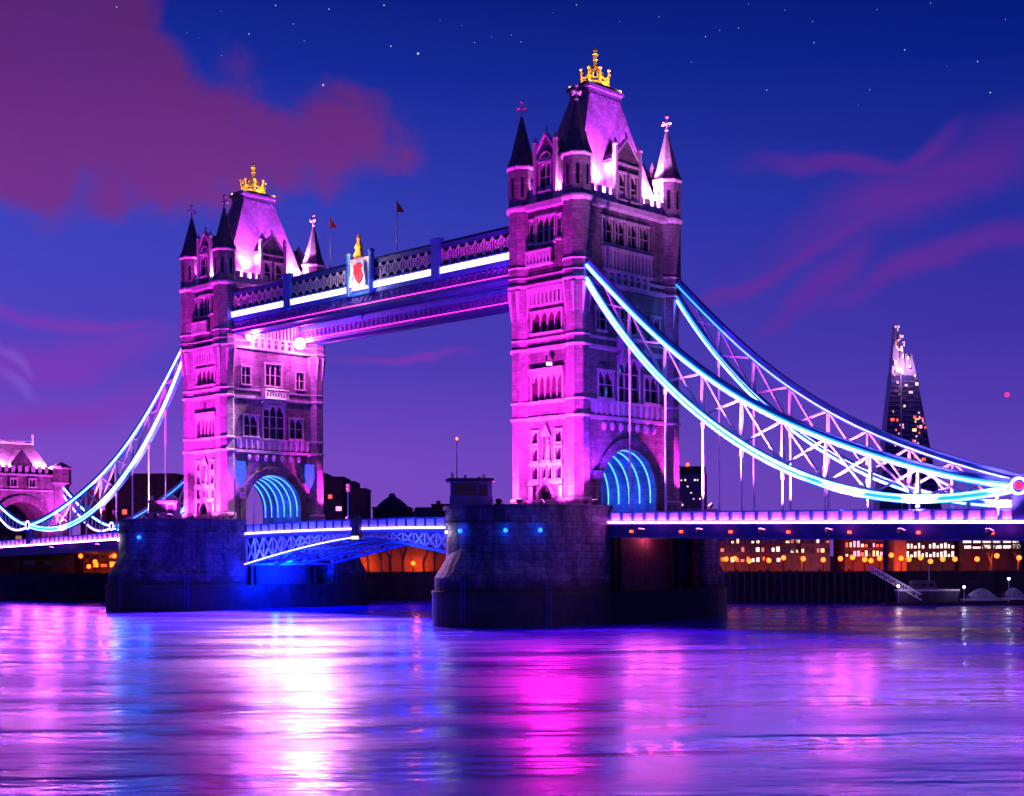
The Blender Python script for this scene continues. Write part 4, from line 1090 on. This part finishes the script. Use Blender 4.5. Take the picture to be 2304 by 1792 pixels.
# ------------------------------------------------------------------ lights of the lifting span
for x, par in ((-66, leaf_far), (-54, leaf_far), (-28, leaf_near), (-16, leaf_near)):
    lamp('SPOT', 'truss_light', (x, -13.5, 7.2), 9000, (.03, .06, 1), .4, (x + 2, -8, 11.5), 130, parent=par)
for x in (-36, -30, -24, -18, -13):  # added spots without fittings, they tint the water blue
    lamp('SPOT', 'added_truss_spot', (x, -10.3, 9.6), 9000, (.0, .02, 1), .6, (x + 12, -26, 0), 56, 1.0, parent=leaf_near)
for t in (10, 13, 16, 19):  # added beams that widen the blue patch below the farther pier
    x, y = nose(16.2)[t]
    lamp('SPOT', 'added_pier_spot', (-82 + x, y, 12.6), 7000, (.0, .10, 1), .5, (-82 + x + 20, y - 30, 0), 64, 1.0, parent=far_pier)
lamp('POINT', 'chamber_light', (-69, -2, 7.0), 16000, (.0, .012, 1), .5, parent=leaf_far)
lamp('POINT', 'chamber_light', (-67, -6.5, 5.0), 12000, (.0, .012, 1), .5, parent=leaf_far)

# ------------------------------------------------------------------ the bank beyond
def qwall():
    mb = MB()
    for (a, b), (c, d) in zip(bank, bank[1:]):
        p, q = at(a, b), at(c, d); nrm = -D
        p2, q2 = p + D * 1.2, q + D * 1.2
        mb.add([(p.x, p.y, -2), (q.x, q.y, -2), (q.x, q.y, QUAY + .25), (p.x, p.y, QUAY + .25), (p2.x, p2.y, QUAY + .25), (q2.x, q2.y, QUAY + .25), (p2.x, p2.y, -2), (q2.x, q2.y, -2)],
               [(0, 1, 2, 3), (3, 2, 5, 4), (4, 5, 7, 6)])
    o = mb.build('quay_wall', 'quay'); tag(o, 'long dark river wall along the far bank', 'river wall'); o['kind'] = 'thing'
qwall()

def bank_depth(lat):
    for (a, b), (c, d) in zip(bank, bank[1:]):
        if a <= lat <= c: return b + (d - b) * (lat - a) / (c - a)
    return 270
def bpl(l0, l1, d0, d1): return [tuple(at(a, b)[:2]) for a, b in ((l0, d0), (l1, d0), (l1, d1), (l0, d1))]
def building(name, label, l0, l1, d0, depth, z1, m, rows=(), cols=0, lit=('win_warm',), p_lit=.5, z0=QUAY, group='buildings along the far bank', wh=1.1, ww=.62, steps=None, roof=None, seed=1):
    rnd = random.Random(seed)
    c = at((l0 + l1) / 2, d0, z0); root = thing(name, label, 'building', c, group)
    b = MB(); b.plan(bpl(l0, l1, d0, d0 + depth), z0 - 1, z1)
    for s0, s1, zz in (steps or ()): b.plan(bpl(s0, s1, d0 + .4, d0 + depth - .3), z1 - .1, zz)
    w = b.build('wall', m, root)
    b = MB(); b.plan(bpl(l0 - .15, l1 + .15, d0 - .2, d0 + depth + .2), z1, z1 + .35); b.build('cornice', m, w)
    if roof: 
        b = MB(); p = bpl(l0, l1, d0, d0 + depth); lm = (l0 + l1) / 2
        r0, r1 = at(l0 + 1, d0 + depth / 2), at(l1 - 1, d0 + depth / 2)
        b.add([(x, y, z1 + .35) for x, y in p] + [(r0.x, r0.y, z1 + roof), (r1.x, r1.y, z1 + roof)], [(0, 1, 5, 4), (1, 2, 5), (2, 3, 4, 5), (3, 0, 4), (3, 2, 1, 0)]); b.build('roof', 'slate', root)
    if cols:
        st = (l1 - l0) / cols
        for z in rows:
            for k in range(cols):
                a = l0 + (k + .5) * st
                mm = rnd.choice(lit) if rnd.random() < p_lit else 'win_dark'
                q = rnd.uniform(.7, 1.15) * ww; o = rnd.uniform(-.06, .06) * st; h2 = wh * rnd.uniform(.75, 1.1)
                f = MB(); f.plan(bpl(a + o - st * q / 2 - .12, a + o + st * q / 2 + .12, d0 - .08, d0 + .05), z - .14, z + h2 + .1); fo = f.build('window', 'concrete_dark', root)
                b = MB(); b.plan(bpl(a + o - st * q / 2, a + o + st * q / 2, d0 - .12, d0 + .03), z, z + h2 * rnd.choice((1, 1, .8, .55))); b.build('pane', mm, fo)
    return root
# right, under the side span
building('apartment_block', 'dark flats with scattered warm windows, first block right of the nearer pier', 39.99, 53.01, 278, 10, 16.5, 'brick_dark', (7.6, 9.6, 11.3), 13, ('win_warm', 'win_pale', 'win_dim'), .5, wh=.95, seed=3)
building('apartment_block', 'purple block with few lit windows beside the dark flats', 53.29, 63.24, 280, 10, 16.8, 'concrete', (9.4, 11.3), 10, ('win_warm', 'win_pale', 'win_dim'), .45, wh=.9, seed=5)
building('brick_warehouse', 'red brick warehouse with three rows of closely set lit windows', 65.47, 73.01, 277, 10, 16.0, 'brick_red', (8.6, 10.4, 11.9), 10, ('win_warm', 'win_red', 'win_pink'), .85, seed=6)
building('orange_tower', 'narrow orange lit stair tower next to the red warehouse', 74.68, 77.00, 275, 5, 15.5, 'orange_render', (), 0)
building('office_block', 'blue black office block with two rows of pale windows', 77.19, 86.68, 276, 10, 16.3, 'concrete_dark', (8.4, 10.1, 12.0), 13, ('win_pale',), .93, seed=7)
building('glass_office', 'low office with wide bands of bright windows at the right edge', 87.61, 99.05, 274, 10, 15.8, 'brick_dark', (10.0, 11.1, 12.6), 6, ('win_pale',), 1.0, wh=.75, ww=.9, seed=8)
building('brick_house', 'dark house at the right picture edge behind the boats', 99.51, 111.60, 276, 9, 15.0, 'brick_dark', (8.5, 11), 6, ('win_pale',), .25, seed=9)
# between the towers
building('stepped_block', 'stepped dark block right behind the farther tower, reddish windows low down', -52, -38.5, 322, 14, 27.0, 'concrete_dark', (13.8, 16.2, 19.5, 22.3), 7, ('win_warm', 'win_pink', 'win_red'), .42, steps=((-52, -45.0, 29.0), (-45, -42.5, 28.2)), seed=12, wh=1.2)
building('stepped_block_wing', 'lower wing on the right of the stepped dark block', -38.4, -33.5, 323, 12, 24.4, 'concrete_dark', (16, 19), 3, ('win_pink',), .3, seed=13, steps=((-38.4, -36.0, 26.4),))
r = building('domed_hall', 'dark hall with low pointed dome between the two towers', -33.4, -24.6, 338, 12, 20.6, 'concrete_dark', (15.5,), 4, ('win_pink',), .25, seed=14)
c = at(-29.2, 344); b = MB(); b.lathe(c.x, c.y, [(4.2, 20.8), (3.6, 21.6), (2.2, 22.8), (.9, 23.6), (.8, 24.2), (.2, 24.5)], 14); b.build('dome', 'slate', r)
building('gabled_house', 'dark gabled house with chimney left of the control cabin', -24.4, -17.6, 338, 10, 18.0, 'brick_dark', (15.8,), 3, ('win_pink',), .2, roof=3.0, seed=15)
r = building('long_terrace', 'long dark terrace whose roofline ends behind the control cabin', -19.5, -2, 342, 12, 21.4, 'brick_dark', (15.8,), 8, ('win_pink',), .1, seed=16)
for a in (-18.5, -15, -12.5):
    b = MB(); b.plan(bpl(a, a + 1, 345, 346.5), 21.5, 22.6); b.build('chimney', 'brick_dark', r)
# left, behind the left chain
r = building('brick_warehouse', 'big dark red warehouse behind the hangers of the left chain', -97, -81, 340, 14, 29.0, 'brick_dark', (16.5, 19.5, 22.5), 7, ('win_red',), .12, seed=21)
r = building('low_brick_block', 'lower dark red block to the left of the big warehouse', -103.5, -97.2, 338, 12, 25.0, 'brick_red', (17, 20.5), 4, ('win_red',), .2, seed=22)
building('quay_house', 'lit riverside house seen under the left side span', -95, -80, 312, 8, 13.5, 'brick_red', (7, 9, 11), 8, ('win_warm', 'win_red', 'lamp_orange'), .55, seed=23)
building('riverside_shed', 'dark riverside shed under the left side span', -128, -97, 312, 8, 11.5, 'concrete_dark', (7.5,), 8, ('win_pink',), .1, seed=24)

building('arch_backdrop', 'added dark block backing the arch of the bank tower at the left edge', -175, -125, 372, 12, 30, 'concrete_dark', (14, 17, 20, 23), 14, ('win_dim', 'win_warm'), .12, seed=31)  # added so the arch opening looks dark instead of open sky
# dark tower block right of the nearer tower, and the glass spire
def office_tower():
    l0, l1, d0 = 50.2, 59.6, 430; z1 = 33.8
    root = thing('tower_block', 'dark tower block with red roof light, right beside the nearer tower', 'tower block', at(55, d0, QUAY))
    b = MB(); b.plan(bpl(l0, l1, d0, d0 + 10), QUAY - 1, z1); w = b.build('wall', 'glass_blue', root)
    b = MB(); b.plan(bpl(l0 + .3, l1 - .3, d0 + .5, d0 + 9), z1, z1 + 2.4); b.build('plant_room', 'concrete_dark', root)
    b = MB(); p = at(53.8, 430.5); b.ball((p.x, p.y, z1 + 2.9), .6, 8, 6); b.build('warning_lamp', 'lamp_red', root)
    rnd = random.Random(4)
    for z in np.arange(16.5, 33, 1.9):
        for k in range(9):
            lit = rnd.random() < .24
            if not lit and rnd.random() < .5: continue
            a = l0 + .8 + k * .95 + rnd.uniform(-.2, .2)
            b = MB(); b.plan(bpl(a - rnd.uniform(.12, .3), a + .2, d0 - .15, d0 + .02), z, z + rnd.uniform(.3, .6)); b.build('window', rnd.choice(('win_pale', 'win_warm', 'win_pink')) if lit else 'win_dark', root)
office_tower()
def spire():
    dep = 1200; cx = 337.5
    root = thing('glass_spire', 'slender glass spire skyscraper with broken pale top, behind the right chains', 'skyscraper', at(cx, dep, QUAY))
    base, top, zt = 24.5, 3.2, 207
    def ring(f, cut=0): 
        hw = base + (top - base) * f; return hw
    def slab(l0, l1, d0, d1, z0, l2, l3, d2, d3, z1, nm, m, par=root):
        p = [tuple(at(a, b)[:2]) for a, b in ((l0, d0), (l1, d0), (l1, d1), (l0, d1))]; q = [tuple(at(a, b)[:2]) for a, b in ((l2, d2), (l3, d2), (l3, d3), (l2, d3))]
        b = MB(); b.plan(p, z0, z1, q); return b.build(nm, m, par)
    L = lambda z: 306.5 + (330.2 - 306.5) * (z - 5) / 202; Rr = lambda z: 371 + (339.5 - 371) * (z - 5) / 202
    zb_ = 165
    slab(L(5), Rr(5), dep - 10, dep + 16, 5, L(zb_), Rr(zb_), dep + 4, dep + 16, zb_, 'tower_body', 'glass_blue')
    s1 = slab(L(zb_), L(zb_) + 7.2, dep + 4, dep + 14, zb_, L(207), L(207) + 2.6, dep + 12, dep + 18, 207, 'glass_shard', 'glass_pale')
    slab(L(zb_) + 7.4, L(zb_) + 12, dep + 5, dep + 15, zb_, L(190) + 6.0, L(190) + 8.2, dep + 10, dep + 18, 190, 'glass_shard', 'glass_pale')
    slab(L(zb_) + 12.2, Rr(zb_), dep + 4, dep + 15, zb_, L(180) + 10.8, Rr(180), dep + 8, dep + 20, 181, 'glass_shard', 'glass_pale')
    slab(L(zb_) + .1, Rr(zb_) - .1, dep + 3.8, dep + 5, zb_ - 8, L(zb_), Rr(zb_), dep + 3.7, dep + 5, zb_ - .1, 'sky_lobby', 'glass_pale')
    for z in np.arange(60, 160, 4.2):
        f = (z - 5) / 160; d = dep - 10 + 14 * f - .35
        b = MB(); b.plan(bpl(L(z) + .2, Rr(z) - .2, d, d + .5), z, z + .5); b.build('floor_band', 'glass_pale', root)
    for a, z in ((L(205) + .8, 205), (L(205) + 3.4, 205)):
        p = at(a, dep + 11); b = MB(); b.ball((p.x, p.y, z), .9, 8, 6); b.build('top_lamp', 'win_pink', root)
    rnd = random.Random(11)
    for i in range(95):
        z = rnd.uniform(70, 168) if i % 3 else rnd.uniform(95, 125)
        f = (z - 5) / 160; d = dep - 10 + 14 * f - .8
        a = rnd.uniform(L(z) + 1.5, Rr(z) - 2); w = rnd.choice((1.0, 1.4, 2.2, 3.2)); 
        if i % 3 == 0: a = rnd.uniform(L(z) + 22, Rr(z) - 3)
        b = MB(); b.plan(bpl(a, min(a + w, Rr(z) - .5), d, d + .7), z, z + rnd.choice((1.2, 1.8, 2.4)))
        b.build('window', rnd.choice(('win_pink', 'win_pink', 'win_red', 'win_warm', 'win_red', 'win_dim')) if i % 2 else 'glass_pale', root)
    for i in range(26):
        z = rnd.uniform(158, 203); a = L(z) + rnd.uniform(.2, max(.6, min(4 + (203 - z) * .32, Rr(z) - L(z) - 1)))
        b = MB(); b.plan(bpl(a, a + rnd.uniform(.6, 1.6), dep + 2.6, dep + 3.4), z, z + rnd.uniform(1, 3)); b.build('window', rnd.choice(('win_pink', 'win_pale', 'win_red', 'win_pink')), root)
    p = [at(L(z) + (Rr(z) - L(z)) * .36, dep - 10 + 14 * (z - 5) / 160 - .6, z) for z in (5, 165)]
    b = MB(); b.bar(p[0], p[1], 1.5); b.build('glass_fin', 'glass_pale', root)
    lamp('POINT', 'top_light', tuple(at(L(175) + 8, dep - 6, 172)), 30000, (1, .6, .95), 2, parent=root)
spire()
p = at(352, 1000); root = thing('lone_red_light', 'far red warning lamp alone in the sky, its support left out', 'crane', at(352, 1000, QUAY))  # only the red lamp is built, with nothing carrying it
b = MB(); b.ball((p.x, p.y, 122), 1.7, 12, 8); b.build('warning_lamp', 'lamp_rose', root)

# street lamps on the bank
proto = None
lamps = [(-31.8, 7.6), (-20.3, 7.6), (46.2, 8.2), (51, 7.8), (58, 8.4), (66, 8.0), (72, 8.4), (74.5, 8.0), (77.6, 8.2), (80, 8.8), (83.6, 8.0), (88, 7.6), (90.5, 8.0), (93, 8.0), (101.5, 8.6), (106, 8.2),
         (43.5, 8.0), (48, 8.3), (55, 7.9), (62, 8.2), (69.5, 8.2), (75.8, 7.8), (82, 8.2), (86, 8.3), (97.5, 8.0),
         (-92, 9.4), (-88.8, 8.2), (-84.5, 9.4), (-90.2, 7.2)]
where = ['among bare trees next to the farther pier', 'among bare trees next to the nearer pier', 'closest to the right side of the nearer pier', 'low in front of the dark flats', 'at the right corner of the dark flats',
         'before the purple block', 'at the left corner of the red warehouse', 'low before the red warehouse middle', 'near the right side of the red warehouse', 'left beside the orange stair tower, the tallest',
         'at the right foot of the orange stair tower', 'low before the middle of the blue black office', 'right of the middle of the blue black office', 'at the right corner of the blue black office', 'before the wide bright bands of the low office', 'at the right picture edge by the boats',
         'second orange lamp right of the nearer pier', 'before the middle windows of the dark flats', 'at the seam of the dark flats and the purple block', 'before the right half of the purple block', 'just left of the red warehouse', 'between two others before the red warehouse', 'before the left windows of the blue black office', 'third along before the blue black office', 'left of the trees before the low office',
         'leftmost under the left side span', 'low under the left side span, third from left', 'right of the others under the left side span', 'low under the left side span, second from left']
for i, (l, z) in enumerate(lamps):
    if l > 0: l *= .89
    d = bank_depth(l) + 3.5; p = at(l, d, QUAY)
    root = thing('street_lamp', 'orange globe street lamp ' + where[i], 'street lamp', p, 'orange street lamps on the far bank')
    b = MB(); b.lathe(p.x, p.y, [(.12, QUAY), (.07, z - .3), (.2, z - .25)], 6); b.build('lamp_post', 'dark_metal', root)
    b = MB(); b.ball((p.x, p.y, z), .46, 10, 8); b.build('lamp_globe', 'lamp_orange', root)
    lamp('SPOT', 'street_and_fill_light', tuple(at(l, d + .8, z)), 1000, (1, .12, .01), .4, tuple(at(l, d + 7, z - 4.5)), 150, 1.0, parent=root)
    if i < 2: lamp('POINT', 'street_and_fill_light', tuple(at(l, 301.4, z - .6)), 1300, (1, .14, .012), .5, parent=root)  # added light behind the trees that makes the wall glow

# bare trees on the bank
def bare_tree(l, d, h, seed, label):
    rnd = random.Random(seed); p = at(l, d, QUAY); root = thing('bare_tree', label, 'tree', p, 'bare trees on the far bank')
    t = MB(); c = MB()
    def grow(q, dr, L, r, lev):
        e = q + dr * L; mid = q + dr * L * .5 + Vector((rnd.uniform(-1, 1), rnd.uniform(-1, 1), 0)) * L * .06
        (t if lev < 2 else c).tube([q, mid, e], r, 5 if lev < 2 else 3, r * .62)
        if lev >= 5: return
        for k in range(3 if lev < 4 else 2):
            a = rnd.uniform(0, 2 * PI); sp = rnd.uniform(.3, .75)
            nd = (dr + Vector((math.cos(a), math.sin(a), rnd.uniform(-.1, .35))) * sp).normalized()
            grow(q + dr * L * rnd.uniform(.6, 1.0), nd, L * rnd.uniform(.62, .8), r * .58, lev + 1)
    grow(Vector(p), Vector((rnd.uniform(-.06, .06), rnd.uniform(-.06, .06), 1)).normalized(), h * .34, .3, 0)
    t.build('trunk', 'bark', root); c.build('crown', 'twig', root)
k = 0
desc = ['slim bare tree beside the farther pier', 'bare tree with forked trunk behind the orange lamp', 'tall bare tree in the middle of the gap', 'bare tree leaning slightly, middle of the gap', 'bare tree right of the middle lamp glow', 'bare tree close to the nearer pier', 'bare tree half behind the nearer pier']
for i, l in enumerate((-33.5, -30.2, -27.6, -25.2, -23.0, -18.6, -16.2)):
    bare_tree(l, 293 + (i % 3) * 3, 9.5 + (i * 37 % 5) * .5, 40 + i, desc[i] + ' under the lifting span')
for i, (l, lab) in enumerate(((55.5, 'bare tree before the purple block on the right bank'), (90, 'bare tree by the boats at the right edge'), (95, 'spreading bare tree at the right picture edge'))):
    bare_tree(l, bank_depth(l) + 6, 7.5, 60 + i, lab)

building('added_glow_wall', 'long brown wall added behind the bare trees to catch orange light', -37, -10, 304, 1.5, 13.2, 'brick_red', group='buildings along the far bank')['kind'] = 'thing'  # added surface that turns the lamp light into an orange backdrop
# timber piles of the jetty
for i in range(22):
    l = 41.2 + i * 1.33; d = bank_depth(l) - 1.0; p = at(l, d, 0)
    b = MB(); h = QUAY + .35 + .25 * math.sin(i * 1.7); b.lathe(p.x, p.y, [(.26, -2), (.24, h), (.1, h + .12)], 8)
    o = b.build('mooring_pile', 'timber', loc=p); tag(o, 'dark timber pile in the row along the river wall right of the pier', 'pile', 'timber piles along the quay')
# moored boats and a pontoon
def hull_poly(L, B, n=10):
    out = []
    for k in range(n + 1): t = k / n; out.append((-L / 2 + L * t, B / 2 * min(1, (1 - t ** 3)) if t > .3 else B / 2 * (.8 + .67 * t)))
    return out + [(a, -b) for a, b in out[::-1]]
def boat(l, d, L, B, h, m, label, cab, rot=0):
    c = at(l, d, 0); root = thing('moored_boat', label, 'boat', c, 'boats moored on the right bank')
    def P(a, b): a, b = a * math.cos(rot) - b * math.sin(rot), a * math.sin(rot) + b * math.cos(rot); q = Vector((c.x, c.y, 0)) + RT * a + D * b; return (q.x, q.y)
    hp = hull_poly(L, B); b = MB(); b.plan([P(a * .93, q * .7) for a, q in hp], -.5, h, [P(*q) for q in hp]); b.build('hull', m, root)
    g = MB(); g.plan([P(a * 1.01, q * 1.03) for a, q in hp], h - .25, h + .05); g.build('gunwale', 'steel_white', root)
    if cab:
        k = MB(); k.plan([P(a, q) for a, q in ((-L * .3, -B * .3), (L * .15, -B * .3), (L * .15, B * .3), (-L * .3, B * .3))], h, h + 1.6, [P(a, q) for a, q in ((-L * .27, -B * .25), (L * .1, -B * .25), (L * .1, B * .25), (-L * .27, B * .25))]); kk = k.build('cabin', 'hull_grey', root)
        for j in range(3):
            a = -L * .24 + j * L * .12; k = MB(); k.plan([P(a, -B * .31), P(a + L * .07, -B * .31), P(a + L * .07, -B * .26), P(a, -B * .26)], h + .5, h + 1.1); k.build('window', 'win_dark', kk)
        q = P(L * .02, 0); k = MB(); k.lathe(*q, [(.08, h + 1.5), (.05, h + 4.2)], 6); k.build('mast', 'steel_white', root)
    else:
        q = []
        k = MB(); n = 9
        vs = []; 
        for i in range(n):
            t = i / (n - 1); a = -L * .38 + L * .7 * t
            for s in range(7):
                w = -1 + 2 * s / 6; pp_ = P(a, w * B * .42); vs.append((pp_[0], pp_[1], h + (1.9 * math.sin(PI * min(.97, t + .12)) * (1 - w * w) ** .5 if abs(w) < 1 else 0)))
        k.add(vs, [(i * 7 + s, i * 7 + s + 1, i * 7 + s + 8, i * 7 + s + 7) for i in range(n - 1) for s in range(6)]); k.build('cover', 'canvas', root)
    return root
boat(73.5, 249, 11, 3.4, 2.7, 'hull_grey', 'long grey hulled barge with pale rail moored at the right bank', True, rot=-.06)
boat(83.5, 248, 8.5, 3.2, 1.0, 'hull_dark', 'low dark boat under a pale canvas cover, right of the grey barge', False)
boat(89.5, 249.5, 6.5, 2.8, 1.1, 'hull_dark', 'smaller covered boat at the right picture edge', False, rot=.1)
root = thing('gangway', 'pale lattice gangway sloping from the quay down to the pontoon', 'gangway', at(66, 254, 0))
b = MB(); p0, p1 = at(64.2, 252.6, QUAY + .3), at(71.5, 246.6, .9)
b.bar(p0, p1, 1.2, .16); b.build('walkway_deck', 'timber', root)
b = MB()
for s_ in (-.6, .6):
    o_ = RT * 0 + D * s_
    b.bar(p0 + o_ + UP * 1.1, p1 + o_ + UP * 1.1, .12); b.bar(p0 + o_, p1 + o_, .14)
    for k in range(9):
        q0 = p0.lerp(p1, k / 9) + o_; q1 = p0.lerp(p1, (k + 1) / 9) + o_
        b.bar(q0, q0 + UP * 1.1, .09); b.bar(q0, q1 + UP * 1.1, .07)
b.build('truss_rail', 'steel_white', root)
for k, (l, d, z, lab) in enumerate(((67.5, 246.2, 3.4, 'added white lamp on the pontoon by the gangway'), (79.0, 246.2, 3.2, 'added white lamp on the pontoon between the boats'), (86.8, 246.2, 4.6, 'added tall white lamp on the pontoon near the right picture edge'))):
    p = at(l, d, .55); root = thing('added_pontoon_lamp', lab, 'lamp', p, 'added white lamps on the pontoon')  # added lamps that brighten the boats and gangway
    b = MB(); b.lathe(p.x, p.y, [(.08, .55), (.05, z - .2)], 6); b.build('lamp_post', 'steel_white', root)
    b = MB(); b.ball((p.x, p.y, z), .22, 8, 6); b.build('lamp_bulb', 'lamp_white', root)
    lamp('POINT', 'added_pontoon_light', tuple(at(l, d, z + .1)), 350, (1, .75, 1), .2, parent=root)
c = at(80, 246, 0); b = MB(); b.plan(bpl(65, 99, 245, 247), -.3, .55); o = b.build('pontoon', 'timber', loc=c); tag(o, 'low dark floating pontoon in front of the moored boats', 'pontoon')
